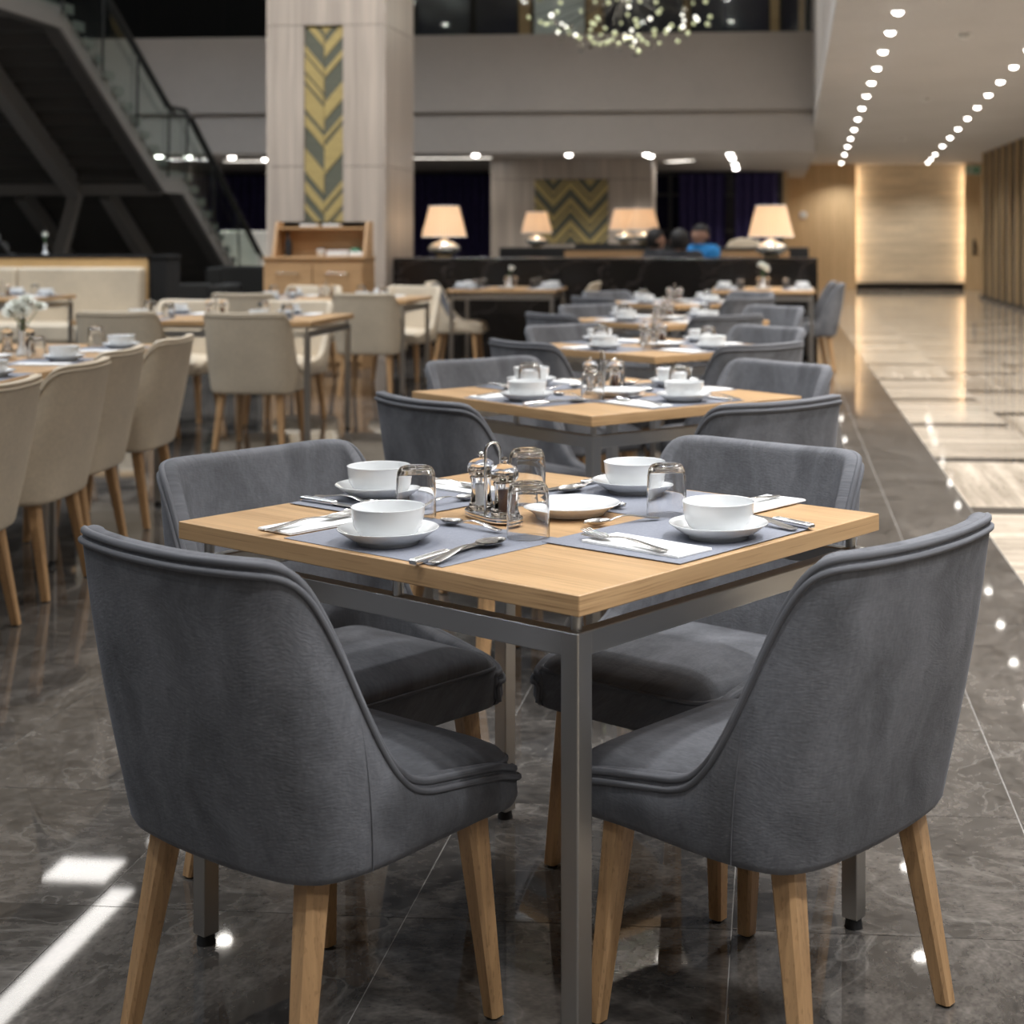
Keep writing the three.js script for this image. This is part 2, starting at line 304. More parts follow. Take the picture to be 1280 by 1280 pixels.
// gallery across the end of the hall
structure('trim_1', bbox(-14.5, 0.6, 3.23, 4.46, 25, 25.3), M.gallery);
structure('trim_2', bbox(-14.5, 0.6, 2.58, 3.22, 25.07, 25.3), M.gallery);
structure('ceiling_gallery', bbox(-14.5, 0.64, 2.58, 2.7, 25.3, 36.8), M.gallery);
structure('floor_gallery', bbox(-14.5, 0.6, 4.3, 4.46, 25.3, 38), M.darkWood);
structure('wall_gallery', bbox(-14.5, 0.6, 4.46, 8, 29, 29.2), M.darkWall);
{
  const ws = structureGroup('wall_gallery_screen');
  for (const [a, b] of [[-4.56, -4.36], [-3.36, -3.05], [-1.62, -1.52], [-0.10, 0.06], [0.40, 0.5]]) part('screen_post', bbox(a, b, 4.46, 6.6, 27.9, 28.1), M.oak, ws);
  for (const [a, b] of [[-6.4, -5.45], [-5.35, -4.6], [-3.0, -1.65], [-1.48, -0.14], [0.1, 0.38]]) part('screen_glass', bbox(a, b, 4.5, 6.6, 28.0, 28.03), M.nightGlass, ws);
  part('screen_panel', bbox(-4.3, -3.4, 4.5, 6.6, 28.0, 28.04), M.white, ws);
  const bal = structureGroup('trim_3');
  for (let i = 0; i < 11; i++) part('balustrade_pane', bbox(-14.4 + 1.36 * i, -14.4 + 1.36 * i + 1.34, 4.46, 5.5, 25.12, 25.135), M.pane, bal);
}
// night windows and curtains below the gallery
{
  const w = structureGroup('window_1');
  part('window_glass', bbox(-14.5, 0.14, 0, 2.58, 33, 33.05), M.nightGlass, w);
  for (const x of [-12.6, -11.2, -9.8, -8.3, -6.9, -6.36, -5.6, -4.3, -2.2, -1.5, -0.55, 0.1]) part('mullion', bbox(x - 0.035, x + 0.035, 0, 2.58, 32.92, 33), M.mullion, w);
  for (const h of [0.06, 1.35, 2.1, 2.53]) part('transom', bbox(-14.5, 0.14, h - 0.03, h + 0.03, 32.93, 32.99), M.mullion, w);
  for (const [x0, x1, n] of [[-12.4, -9.9, 'deep blue pleated curtain beside the staircase glass'], [-2.0, -1.05, 'deep blue pleated curtain right of the wide stone pier'], [-0.85, 0.02, 'deep blue pleated curtain behind the right big lamp'], [-8.2, -5.3, 'deep blue pleated curtain behind the left big lamp']]) {
    const g = grid(90, 1, (u, v) => { const x = mix(x0, x1, u); return [x, 0.03 + v * 2.5, -32.72 + 0.05 * Math.sin(u * (x1 - x0) * 34)]; }, (u, v) => [u * 3, v * 2.5]);
    const gb = grid(90, 1, (u, v) => { const x = mix(x1, x0, u); return [x, 0.03 + v * 2.5, -32.735 + 0.05 * Math.sin((1 - u) * (x1 - x0) * 34)]; }, (u, v) => [u * 3, v * 2.5]);
    const c = part('curtain', join([g, gb]), M.curtain, scene); c.name = numbered('curtain'); tag(c, n, 'curtain');
  }
}
structure('wall_return', bbox(0.14, 0.24, 0, 2.9, 33, 36.8), M.woodWall);
structure('wall_end_left', bbox(0.24, 1.84, 0, 2.9, 36.8, 36.9, true), M.woodWall);
structure('wall_end_right', bbox(4.31, 5.5, 0, 2.9, 36.8, 36.9, true), M.woodWall);
{ // recessed stone panel with light slots at its two sides
  const w = structureGroup('wall_end_stone');
  const rows = 6, h0 = 0.15, h1 = 2.9;
  for (let r = 0; r < rows; r++) { const a = mix(h0, h1, r / rows), b = mix(h0, h1, (r + 1) / rows), cut = r % 2 ? 2.7 : 3.4; for (const [x0, x1] of [[1.66, cut], [cut, 4.5]]) part('stone_slab', bbox(x0 + 0.002, x1 - 0.002, a + 0.002, b - 0.002, 37.05 + rr(0, 0.004), 37.2), M.travertineWall, w); }
  part('stone_backing', bbox(1.6, 4.56, 0, 2.9, 37.2, 37.3), M.darkWall, w);
  part('recess_side', bbox(1.58, 1.66, 0, 2.9, 36.9, 37.2), M.woodWall, w); part('recess_side', bbox(4.5, 4.58, 0, 2.9, 36.9, 37.2), M.woodWall, w);
  part('dark_base', bbox(1.7, 4.46, 0, 0.15, 36.98, 37.05), M.blackMarble, w);
}
for (const [x, s, n] of [[1.69, 1, 'vertical light slot at the left edge of the stone panel'], [4.47, -1, 'vertical light slot at the right edge of the stone panel']]) {
  const g = proto(); part('light_strip', box(0.02, 2.6, 0.04, 0, 1.5, 0), M.warmStrip, g);
  const L = new THREE.RectAreaLight(new THREE.Color(1.0, 0.84, 0.66), 20, 0.05, 2.6); L.position.set(s * 0.02, 1.5, 0); L.lookAt(s * 1, 1.5, -0.18); g.add(L);
  place(g, 'slot_light', x, 36.94, 0, 0, n, 'light');
}
structure('wall_slats_back', bbox(4.16, 4.5, 0, 2.9, -6, 32.4), M.darkWood);
{
  const w = structureGroup('wall_slats'), g = bbox(4.1, 4.155, 0, 2.9, 0, 0.10, true);
  for (let i = 0; i < 40; i++) { const m = part('slat', g, M.slat, w); m.position.z = -(32.0 - 0.88 * i); }
  part('slat_plinth', bbox(4.085, 4.16, 0, 0.06, -6, 32.40), M.black, w);
}
// stone column with an inlaid chevron strip
function chevrons(parent, x0, h0, w, h, d, cols, bands, thick, slope) {
  // bands: for every column a list of [from, to] down the height (0 top .. 1 bottom) of sage planks; gold planks fill the rest
  const cw = w / cols;
  for (let c = 0; c < cols; c++) {
    const list = []; let at = -0.25;
    for (const [a, b] of bands[c]) { if (a > at) list.push([at, a, 0]); list.push([a, b, 1]); at = b; }
    if (at < 1.25) list.push([at, 1.25, 0]);
    const dir = c % 2 ? 1 : -1, xa = x0 + c * cw, xb = xa + cw;
    for (const [a, b, k] of list) {
      const ya = h0 + h * (1 - a), yb = h0 + h * (1 - b), s = slope * cw / 2, gap = 0.0025;
      // parallelogram clipped to the strip
      let poly = [[xa, yb - dir * s], [xb, yb + dir * s], [xb, ya + dir * s], [xa, ya - dir * s]];
      const clip = (pts, f, y) => { const out = []; for (let i = 0; i < pts.length; i++) { const p = pts[i], q = pts[(i + 1) % pts.length], pi = f(p[1]), qi = f(q[1]); if (pi) out.push(p); if (pi !== qi) { const t = (y - p[1]) / (q[1] - p[1]); out.push([mix(p[0], q[0], t), y]); } } return out; };
      poly = clip(poly, (y) => y >= h0, h0); if (poly.length > 2) poly = clip(poly, (y) => y <= h0 + h, h0 + h);
      if (poly.length < 3) continue;
      const cx = poly.reduce((t, p) => t + p[0], 0) / poly.length, cy = poly.reduce((t, p) => t + p[1], 0) / poly.length;
      poly = poly.map(([x, y]) => [x + Math.sign(cx - x) * gap, y + Math.sign(cy - y) * gap]);
      const th = k ? thick * 0.55 : thick, g = new THREE.ExtrudeGeometry(new THREE.Shape(poly.map((p) => new THREE.Vector2(...p))), { depth: th, bevelEnabled: false });
      g.translate(0, 0, -d);
      const q = metreUV(g); part(k ? 'dark_plank' : 'gold_plank', q, k ? M.sage : M.gold, parent);
    }
  }
}
{
  const c = structureGroup('column');
  const x0 = -5.12, x1 = -3.90, d0 = 15.6, d1 = 16.84, n0 = -4.735, n1 = -4.335, t = 0.03;
  part('column_core', bbox(x0 + t, x1 - t, 0, 8, d0 + t + 0.03, d1 - t), M.darkWall, c);
  const rows = [[0, 1.95], [1.95, 3.37], [3.37, 4.9], [4.9, 6.4], [6.4, 8]], e = 0.003;
  for (const [a, b] of rows) {
    if (b < 3.5) { part('stone_panel', bbox(x0, n0, a + e, b - e, d0, d0 + t), M.columnStone, c); part('stone_panel', bbox(n1, x1, a + e, b - e, d0, d0 + t), M.columnStone, c); }
    else part('stone_panel', bbox(x0, x1, a + e, b - e, d0, d0 + t), M.columnStone, c);
    part('stone_panel', bbox(x1 - t, x1, a + e, b - e, d0 + t, d1), M.columnStone, c); part('stone_panel', bbox(x0, x0 + t, a + e, b - e, d0 + t, d1), M.columnStone, c);
    part('stone_panel', bbox(x0 + t, x1 - t, a + e, b - e, d1 - t, d1), M.columnStone, c);
  }
  part('niche_back', bbox(n0, n1, 0, 3.37, d0 + 0.045, d0 + 0.058), M.gold, c);
  const L = [[-0.03, 0.0], [0.045, 0.15], [0.185, 0.2], [0.275, 0.29], [0.325, 0.345], [0.465, 0.49], [0.545, 0.66], [0.775, 0.82], [0.875, 0.93], [0.965, 1.05]];
  const R = [[-0.01, 0.035], [0.10, 0.165], [0.20, 0.325], [0.41, 0.49], [0.515, 0.54], [0.68, 0.815], [0.85, 0.875], [0.935, 0.965]];
  chevrons(c, n0, 1.33, n1 - n0, 2.03, d0 + 0.045, 2, [L.map((p) => p.map((v) => v)), R], 0.022, 1.15);
}
{
  const c = structureGroup('column_wide'), x0 = -4.91, x1 = -2.11, d0 = 27, a0 = -4.14, a1 = -2.87, e = 0.004;
  part('pier_core', bbox(x0 + 0.02, x1 - 0.02, 0, 2.58, d0 + 0.035, d0 + 0.8), M.darkWall, c);
  for (const [xa, xb, ha, hb] of [[x0, x1, 2.22, 2.58], [x0, a0, 0, 2.22], [a1, x1, 0, 2.22], [a0, a1, 0, 1.11]]) part('stone_panel', bbox(xa + e, xb - e, ha + e, hb - e, d0, d0 + 0.03), M.columnStone, c);
  part('stone_panel', bbox(x1 - 0.03, x1, 0, 2.58, d0 + 0.03, d0 + 0.8), M.columnStone, c); part('stone_panel', bbox(x0, x0 + 0.03, 0, 2.58, d0 + 0.03, d0 + 0.8), M.columnStone, c);
  const bands = [0, 1, 2, 3].map((k) => { const out = []; let at = -0.2 + 0.02 * k; const widths = [0.10, 0.13, 0.06, 0.05, 0.12, 0.15, 0.10, 0.05, 0.06, 0.14, 0.12, 0.06, 0.05, 0.15, 0.11, 0.12, 0.09]; widths.forEach((w, i) => { if (i % 2) out.push([at, at + w]); at += w; }); return out; });
  const art = proto(); chevrons(art, 0, 0, a1 - a0, 1.1, -0.0, 4, bands, 0.03, 1.1);
  part('art_backing', box(a1 - a0, 1.1, 0.02, (a1 - a0) / 2, 0.55, -0.01), M.darkWood, art);
  place(art, 'wall_art', a0, d0 + 0.012, 1.115, 0, 'square gold and dark chevron panel on the wide stone pier behind the lamps', 'wall art');
}
// black marble counter, wooden desk behind it
{
  const c = proto(), len = 4.31, dep = 0.6;
  const n = 5; for (let i = 0; i < n; i++) part('marble_slab', box(len / n - 0.004, 0.99, 0.03, len * (i + 0.5) / n, 0.495, -0.015), M.blackMarble, c);
  part('counter_body', box(len - 0.02, 0.98, dep - 0.05, len / 2, 0.49, -0.035 - (dep - 0.05) / 2), M.black, c);
  part('counter_top', rbox(len, 0.035, dep, 0.008, len / 2, 1.0085, -dep / 2), M.blackMarble, c);
  place(c, 'marble_counter', -3.895, 15.9, 0, 0, 'long black marble counter carrying the two big lamps', 'counter');
  const k = proto();
  part('front_panel', box(2.85, 1.06, 0.04, 0.84 + 2.85 / 2, 0.53, -0.02), M.oak, k); part('black_panel', box(0.84, 1.06, 0.04, 0.42, 0.53, -0.02), M.black, k); part('black_panel', box(0.24, 1.06, 0.04, 3.81, 0.53, -0.02), M.black, k);
  part('desk_top', rbox(3.93, 0.04, 0.7, 0.006, 1.965, 1.08, -0.35), M.blackMetal, k); part('raised_ledge', box(1.85, 0.045, 0.3, 1.85, 1.1225, -0.5), M.black, k);
  place(k, 'reception_desk', -3.52, 20, 0, 0, 'wooden reception desk with black ends behind the marble counter', 'desk');
}

// ---------------------------------------------------------------- chairs
function chairProto(body, cord, seatMat, padMat) {
  const t = proto('dining_chair');
  const half = [[0.196, -0.2500], [0.214, -0.2475], [0.2275, -0.232], [0.238, -0.15], [0.247, -0.05], [0.254, 0.02], [0.257, 0.08], [0.254, 0.138], [0.236, 0.190], [0.192, 0.220], [0.10, 0.236], [0, 0.240]]; // x, z (z = back)
  const ctrl = [...half, ...half.slice(0, -1).reverse().map(([x, z]) => [-x, z])].map(([x, z]) => new THREE.Vector3(x, 0, z));
  const curve = new THREE.CatmullRomCurve3(ctrl, false, 'centripetal'), N = 150, P = [], Nn = [];
  for (let i = 0; i <= N; i++) { P.push(curve.getPointAt(i / N)); const g = curve.getTangentAt(i / N); Nn.push([-g.z, g.x].map((v) => -v)); } // outward
  if (Nn[0][0] < 0) for (const n of Nn) { n[0] *= -1; n[1] *= -1; }
  const table = [[-0.26, 0.392], [-0.235, 0.396], [-0.222, 0.408], [-0.20, 0.415], [-0.105, 0.43], [-0.005, 0.445], [0.042, 0.475], [0.079, 0.545], [0.112, 0.635], [0.141, 0.735], [0.160, 0.783], [0.178, 0.803], [0.20, 0.811], [0.226, 0.812], [0.26, 0.804]];
  const rim = (z) => { for (let k = 1; k < table.length; k++) if (z <= table[k][0]) { const [a, ha] = table[k - 1], [b, hb] = table[k]; return mix(ha, hb, (z - a) / (b - a)); } return 0.81; };
  const rims = P.map((p) => rim(p.z)), rs = rims.map((v, i) => { let s = 0, w = 0; for (let k = -3; k <= 3; k++) if (rims[i + k] !== undefined) { s += rims[i + k]; w++; } return s / w; });
  const at = (i, h, off) => { const v = clamp((h - 0.33) / 0.48, 0, 1), p = P[i], n = Nn[i], widen = 0.965 + 0.045 * v; return [p.x * widen + n[0] * off, h, (p.z > 0 ? p.z * (0.95 + 0.05 * v) : p.z) + 0.072 * Math.pow(v, 1.15) + n[1] * off]; };
  const T0 = 0.036, prof = (i) => {
    const h = rs[i], out = [], steep = 1;
    const tf = mix(0.55, 1, smooth(-0.235, -0.08, P[i].z)), T = T0 * tf; out.push(at(i, 0.36, -0.055 * tf)); for (let k = 0; k <= 8; k++) { const q = mix(0.37, h - 0.02, k / 8); out.push(at(i, q, -mix(0.052 * tf, T, k / 8))); }
    for (let k = 1; k < 8; k++) { const a = Math.PI * k / 8; out.push(at(i, h - 0.016 + 0.016 * Math.sin(a), -T / 2 - T / 2 * Math.cos(a))); }
    for (let k = 0; k <= 10; k++) { const q = mix(h - 0.018, 0.348, k / 10); out.push(at(i, q, 0.010 * (tf - 0.55) / 0.45 * Math.sin(Math.PI * (0.08 + 0.92 * k / 10)) - 0.0005)); }
    out.push(at(i, 0.336, -0.006), at(i, 0.330, -0.020 * tf), at(i, 0.330, -0.05 * tf)); return out;
  };
  const rings = P.map((_, i) => prof(i)), m = rings[0].length;
  let arc = [0]; for (let i = 1; i <= N; i++) arc.push(arc[i - 1] + P[i].distanceTo(P[i - 1]));
  const shell = grid(N, m - 1, (u, v, i, j) => rings[i][m - 1 - j], (u, v, i, j) => [arc[i], rings[i][m - 1 - j][1] + (j > 14 ? 0.37 : 0)]);
  const caps = []; for (const i of [0, N]) { const r = rings[i], c = r.reduce((s, p) => [s[0] + p[0] / m, s[1] + p[1] / m, s[2] + p[2] / m], [0, 0, 0]); for (let k = 0; k < m; k++) { const a = r[k], b = r[(k + 1) % m]; caps.push(...(i ? [...c, ...a, ...b] : [...c, ...b, ...a])); } }
  const cg = new THREE.BufferGeometry(); cg.setAttribute('position', new THREE.Float32BufferAttribute(caps, 3)); cg.computeVertexNormals();
  part('backrest', join([shell, metreUV(cg)]), body, t);
  const line = []; for (let i = 0; i <= N; i += 2) line.push(at(i, rs[i] - 0.021, 0.0035));
  const a0 = at(0, 0.340, 0.0035), a1 = at(0, 0.358, 0.0035), b0 = at(N, 0.340, 0.0035), b1 = at(N, 0.358, 0.0035);
  part('piping', tube([a0, a1, ...line, b1, b0], 0.0052, 150, 7), cord, t);
  const line2 = []; for (let i = 0; i <= N; i += 2) line2.push(at(i, rs[i] - 0.007, -0.004));
  part('piping', tube([at(0, 0.345, -0.006), at(0, 0.37, -0.004), ...line2, at(N, 0.37, -0.004), at(N, 0.345, -0.006)], 0.0066, 150, 7), cord, t);
  for (const s of [0, 1]) { const k = P.findIndex((p) => p.z > 0.10), i = s ? N - k : k, pts = []; for (let q = 0; q <= 8; q++) { const h = mix(0.338, rs[i] - 0.03, q / 8); pts.push(at(i, h, 0.010 * Math.sin(Math.PI * (0.08 + 0.92 * (1 - q / 8))) - 0.0005)); } part('seam', tube(pts, 0.0012, 12, 4), cord, t); }
  part('seat', cushion(0.209, 0.222, 11, [[0.0, 0.326], [0.9, 0.326], [0.985, 0.330], [1, 0.342], [1, 0.386], [0.992, 0.400], [0.975, 0.411], [0.94, 0.421], [0.86, 0.431], [0.68, 0.442], [0.4, 0.451], [0.2, 0.453], [0, 0.454]], 72, -0.028), seatMat, t);
  const lip = [];for (let k = 0; k <= 40; k++) { const a = Math.PI * (0.02 + 0.96 * k / 40), sp = (c) => Math.sign(c) * Math.pow(Math.abs(c), 2 / 11); lip.push([0.206 * sp(Math.cos(a)), 0.404, -0.028 - 0.2195 * sp(Math.sin(a))]); }
  part('seat_piping', tube(lip, 0.0045, 60, 6), cord, t);
  if (padMat) { const r = []; for (let i = 34; i <= N - 34; i += 2) r.push(i); part('inner_pad', grid(r.length - 1, 8, (u, v, i, j) => { const h = mix(0.45, rs[r[i]] - 0.012, v); return at(r[i], h, -mix(0.058, 0.042, v)); }, (u, v) => [u * 0.5, v * 0.4]), padMat, t); }
  for (const [x, z, tx, tz] of [[0.203, -0.195, 0.178, -0.165], [-0.203, -0.195, -0.178, -0.165], [0.203, 0.205, 0.172, 0.150], [-0.203, 0.205, -0.172, 0.150]]) { const l = part('leg', taperedLeg([tx, 0.345, tz], [x, 0.004, z], 0.044, 0.027), M.beech, t); part('glide', new THREE.CylinderGeometry(0.010, 0.010, 0.004, 12).translate(x, 0.002, z), M.black, l); }
  return t;
}
const greyChair = chairProto(M.velvet, M.velvetCord, M.velvet), beigeChair = chairProto(M.hide, M.hideCord, M.hide), twoToneChair = chairProto(M.hide, M.hideCord, M.hide, M.velvet);
function chair(p, x, d, fx, fd, label, group) { return place(p, 'dining_chair', x, d, 0, turnOf(fx, fd), label, 'chair', group); }

// ---------------------------------------------------------------- tables
function tableProto(L, W) {
  const t = proto('dining_table'), i = 0.034, s = 0.033, x = L / 2 - i, z = W / 2 - i;
  part('tabletop', rbox(L, 0.031, W, 0.002, 0, 0.7345, 0, false, 2), M.oakTop, t);
  for (const [sx, sz] of [[1, 1], [1, -1], [-1, 1], [-1, -1]]) {
    const l = part('leg', join([rbox(s, 0.672, s, 0.003, sx * x, 0.354, sz * z)]), M.steel, t);
    part('foot', new THREE.CylinderGeometry(0.014, 0.017, 0.018, 16).translate(sx * x, 0.009, sz * z), M.black, l);
    part('post', new THREE.CylinderGeometry(0.009, 0.009, 0.0295, 16).translate(sx * (x - 0.004), 0.7045, sz * (z - 0.004)), M.steel, t);
  }
  for (const k of [-1, 1]) {
    part('rail', rbox(2 * x - s, 0.036, 0.026, 0.003, 0, 0.670, k * (z - 0.002)), M.steel, t);
    part('rail', rbox(0.026, 0.036, 2 * z - s, 0.003, k * (x - 0.002), 0.670, 0), M.steel, t);
    part('post', new THREE.CylinderGeometry(0.009, 0.009, 0.032, 16).translate(0.06, 0.7035, k * (z - 0.002)), M.steel, t);
  }
  return t;
}

// ---------------------------------------------------------------- tableware
const P_ = {};
{ // bowl and saucer
  P_.bowl = proto(); part('bowl_body', lathe([[0, 0.004], [0.034, 0.004], [0.036, 0.0], [0.040, 0.0], [0.0405, 0.004], [0.050, 0.010], [0.0565, 0.022], [0.0592, 0.038], [0.0600, 0.0500], [0.0612, 0.0515], [0.0600, 0.0522], [0.0582, 0.0508], [0.0568, 0.038], [0.0538, 0.022], [0.047, 0.012], [0.030, 0.0085], [0, 0.008]], 56), M.porcelain, P_.bowl);
  P_.saucer = proto(); part('saucer_body', lathe([[0, 0.004], [0.046, 0.004], [0.048, 0], [0.051, 0], [0.052, 0.005], [0.066, 0.0115], [0.080, 0.0215], [0.0835, 0.0245], [0.0832, 0.0258], [0.0818, 0.0256], [0.066, 0.0150], [0.050, 0.0085], [0, 0.0075]], 60), M.porcelain, P_.saucer);
  P_.plate = proto(); part('plate_body', lathe([[0, 0.004], [0.055, 0.004], [0.057, 0], [0.061, 0], [0.062, 0.004], [0.075, 0.012], [0.0885, 0.0190], [0.0892, 0.0202], [0.088, 0.0206], [0.074, 0.0150], [0.062, 0.0085], [0, 0.0072]], 60), M.porcelain, P_.plate);
  P_.glass = proto(); // tumbler standing upside down
  part('tumbler', lathe([[0.0335, 0.0002], [0.0350, 0.0], [0.0362, 0.0006], [0.0360, 0.040], [0.0350, 0.070], [0.0330, 0.0820], [0.0280, 0.0895], [0.0200, 0.0920], [0.0150, 0.0915], [0.008, 0.0895], [0, 0.0890], [0, 0.0855], [0.019, 0.0862], [0.0265, 0.0835], [0.0312, 0.073], [0.0333, 0.040], [0.0335, 0.0002]], 48), M.glass, P_.glass);
}
// cutlery lies along local -z, handle towards +z
function blade(L, prof, n = 44, m = 8, th = 0.0016) { // prof(t) -> [half width, height, cup, thickness]
  const row = (side) => grid(m, n, (u, v) => { const t = v, [w, h, c, k] = prof(t), q = u * 2 - 1; const qq = side > 0 ? q : -q; const dome = (1 - qq * qq); return [qq * w, h - c * dome + side * (k ?? th) / 2 * (0.35 + 0.65 * Math.sqrt(Math.max(0, 1 - qq * qq))), L / 2 - t * L]; }, (u, v) => [u * 0.01, v * L]);
  return weldNormals(join([row(1), row(-1)]));
}
const lerpT = (tab, t) => { for (let k = 1; k < tab.length; k++) if (t <= tab[k][0]) { const a = tab[k - 1], b = tab[k], f = (t - a[0]) / (b[0] - a[0] || 1); const s = f * f * (3 - 2 * f); return a.slice(1).map((v, i) => mix(v, b[i + 1], s)); } return tab[tab.length - 1].slice(1); };
function spoonProto(L, bw, bl) {
  const t = proto(), b = 1 - bl / L, w0 = bw * 0.26;
  const hw = [[0, 0.001], [0.012, w0 * 0.9], [0.2, w0 * 0.85], [b * 0.75, w0 * 0.42], [b, w0 * 0.45]];
  part('spoon_handle', blade(L, (q) => { const k = Math.min(q, b + 0.02), w = lerpT(hw, k)[0]; return [w, 0.004 + 0.013 * Math.sin(Math.PI * clamp(k / b, 0, 1)) * (k / b) + 0.002 * smooth(0, b, k), 0, 0.0028]; }, 46, 6).applyMatrix4(new THREE.Matrix4()), M.cutlery, t);
  const bowl = grid(14, 18, (u, v) => { const x = u * 2 - 1, s = v * 2 - 1, egg = Math.sqrt(Math.max(0, 1 - s * s)) * (1 - 0.16 * s), w = bw / 2 * egg; const cup = (1 - x * x) * Math.pow(Math.max(0, 1 - s * s), 0.8); return [x * w, 0.0085 - 0.0075 * cup + 0.001 * (1 - v), -L / 2 + bl * (1 - v)]; });
  const under = grid(14, 18, (u, v) => { const x = 1 - u * 2, s = v * 2 - 1, egg = Math.sqrt(Math.max(0, 1 - s * s)) * (1 - 0.16 * s), w = bw / 2 * egg; const cup = (1 - x * x) * Math.pow(Math.max(0, 1 - s * s), 0.8); return [x * w, 0.0085 - 0.0085 * cup - 0.0006, -L / 2 + bl * (1 - v)]; });
  part('spoon_bowl', join([bowl, under]), M.cutlery, t); return t;
}
P_.spoon = spoonProto(0.205, 0.042, 0.066); P_.dessertSpoon = spoonProto(0.145, 0.031, 0.048);
{
  P_.knife = proto(); const L = 0.215;
  part('knife_handle', rbox(0.016, 0.009, 0.095, 0.004, 0, 0.0047, L / 2 - 0.0475, false, 3), M.cutlery, P_.knife);
  for (const x of [-0.0035, 0.0035]) part('handle_rib', tube([[x, 0.0092, L / 2 - 0.006], [x, 0.0094, L / 2 - 0.088]], 0.0008, 2, 5), M.cutlery, P_.knife);
  part('knife_blade', blade(0.125, (t) => { const [w] = lerpT([[0, 0.006], [0.08, 0.0095], [0.7, 0.0095], [0.92, 0.0062], [1, 0.0008]], t); return [w, 0.0038 - 0.001 * t, 0, 0.0018]; }, 24, 4).translate(0, 0, -0.045), M.cutlery, P_.knife);
  P_.fork = proto(); const F = 0.195;
  const fh = (q) => 0.0035 + 0.012 * Math.pow(Math.sin(Math.PI * clamp(q / 0.78, 0, 1)), 1.2) * (q / 0.78);
  part('fork_handle', blade(F, (q0) => { const q = Math.min(q0, 0.76); const [w] = lerpT([[0, 0.001], [0.02, 0.0088], [0.25, 0.0075], [0.55, 0.0032], [0.66, 0.0036], [0.73, 0.0115], [0.76, 0.0118]], q); return [w, fh(q), 0, 0.0026]; }, 50, 6), M.cutlery, P_.fork);
  for (const k of [-1.5, -0.5, 0.5, 1.5]) part('tine', tube([[k * 0.0064, fh(0.74), F / 2 - 0.73 * F], [k * 0.0068, 0.0080, F / 2 - 0.82 * F], [k * 0.0066, 0.0080, F / 2 - 0.91 * F], [k * 0.0060, 0.0125, F / 2 - F]], 0.00125, 14, 6), M.cutlery, P_.fork);
  // folded paper napkin: three layers
  P_.napkin = proto(); for (const [w, l, y, x, z] of [[0.088, 0.205, 0.0007, 0, 0], [0.086, 0.204, 0.0021, -0.0008, 0.0008], [0.0875, 0.2035, 0.0034, 0.0005, -0.0006]]) part('napkin_fold', rbox(w, 0.0013, l, 0.0005, x, y, z), M.napkin, P_.napkin);
  P_.mat = proto(); part('mat_sheet', rbox(0.375, 0.0012, 0.285, 0.0005, 0, 0.0006, 0), M.mat, P_.mat);
}
{ // salt and pepper mills, their stand
  const mill = (fill) => {
    const t = proto();
    part('mill_body', lathe([[0, 0], [0.0235, 0], [0.0242, 0.003], [0.0225, 0.008], [0.0188, 0.020], [0.0172, 0.035], [0.0178, 0.050], [0.0205, 0.058], [0.0190, 0.060], [0.0125, 0.060], [0.0120, 0.008], [0, 0.008]], 32), M.acrylic, t);
    part('mill_filling', lathe([[0, 0.0082], [0.0116, 0.0082], [0.0116, 0.046], [0, 0.046]], 24), fill, t);
    part('mill_head', lathe([[0, 0.0605], [0.0150, 0.0605], [0.0215, 0.063], [0.0252, 0.070], [0.0250, 0.078], [0.0210, 0.086], [0.0130, 0.0905], [0.0060, 0.0920], [0, 0.0920]], 32), M.acrylic, t);
    part('mill_spindle', lathe([[0, 0.044], [0.0022, 0.044], [0.0022, 0.060], [0, 0.060]], 12), M.cutlery, t);
    part('mill_finial', lathe([[0, 0.0922], [0.0040, 0.0922], [0.0035, 0.0945], [0.0058, 0.0980], [0.0055, 0.1015], [0.0030, 0.1040], [0, 0.1045]], 20), M.chrome, t);
    return t;
  };
  P_.salt = mill(M.salt); P_.pepper = mill(M.pepper);
  P_.stand = proto();
  part('stand_base', cushion(0.074, 0.034, 2.6, [[0, 0.0], [0.96, 0.0], [1, 0.002], [1, 0.005], [0.97, 0.0065], [1.0, 0.008], [1.0, 0.0105], [0.96, 0.012], [0.92, 0.010], [0, 0.010]], 48), M.chrome, P_.stand);
  const hd = []; hd.push([0, 0.010, 0.0145], [0, 0.06, 0.0145], [0, 0.115, 0.0145]); for (let k = 1; k < 8; k++) { const a = Math.PI * k / 8; hd.push([0, 0.118 + 0.0155 * Math.sin(a) * 1.1, 0.0145 * Math.cos(a)]); } hd.push([0, 0.115, -0.0145], [0, 0.06, -0.0145], [0, 0.010, -0.0145]);
  part('stand_handle', tube(hd, 0.0028, 70, 8), M.chrome, P_.stand);
}
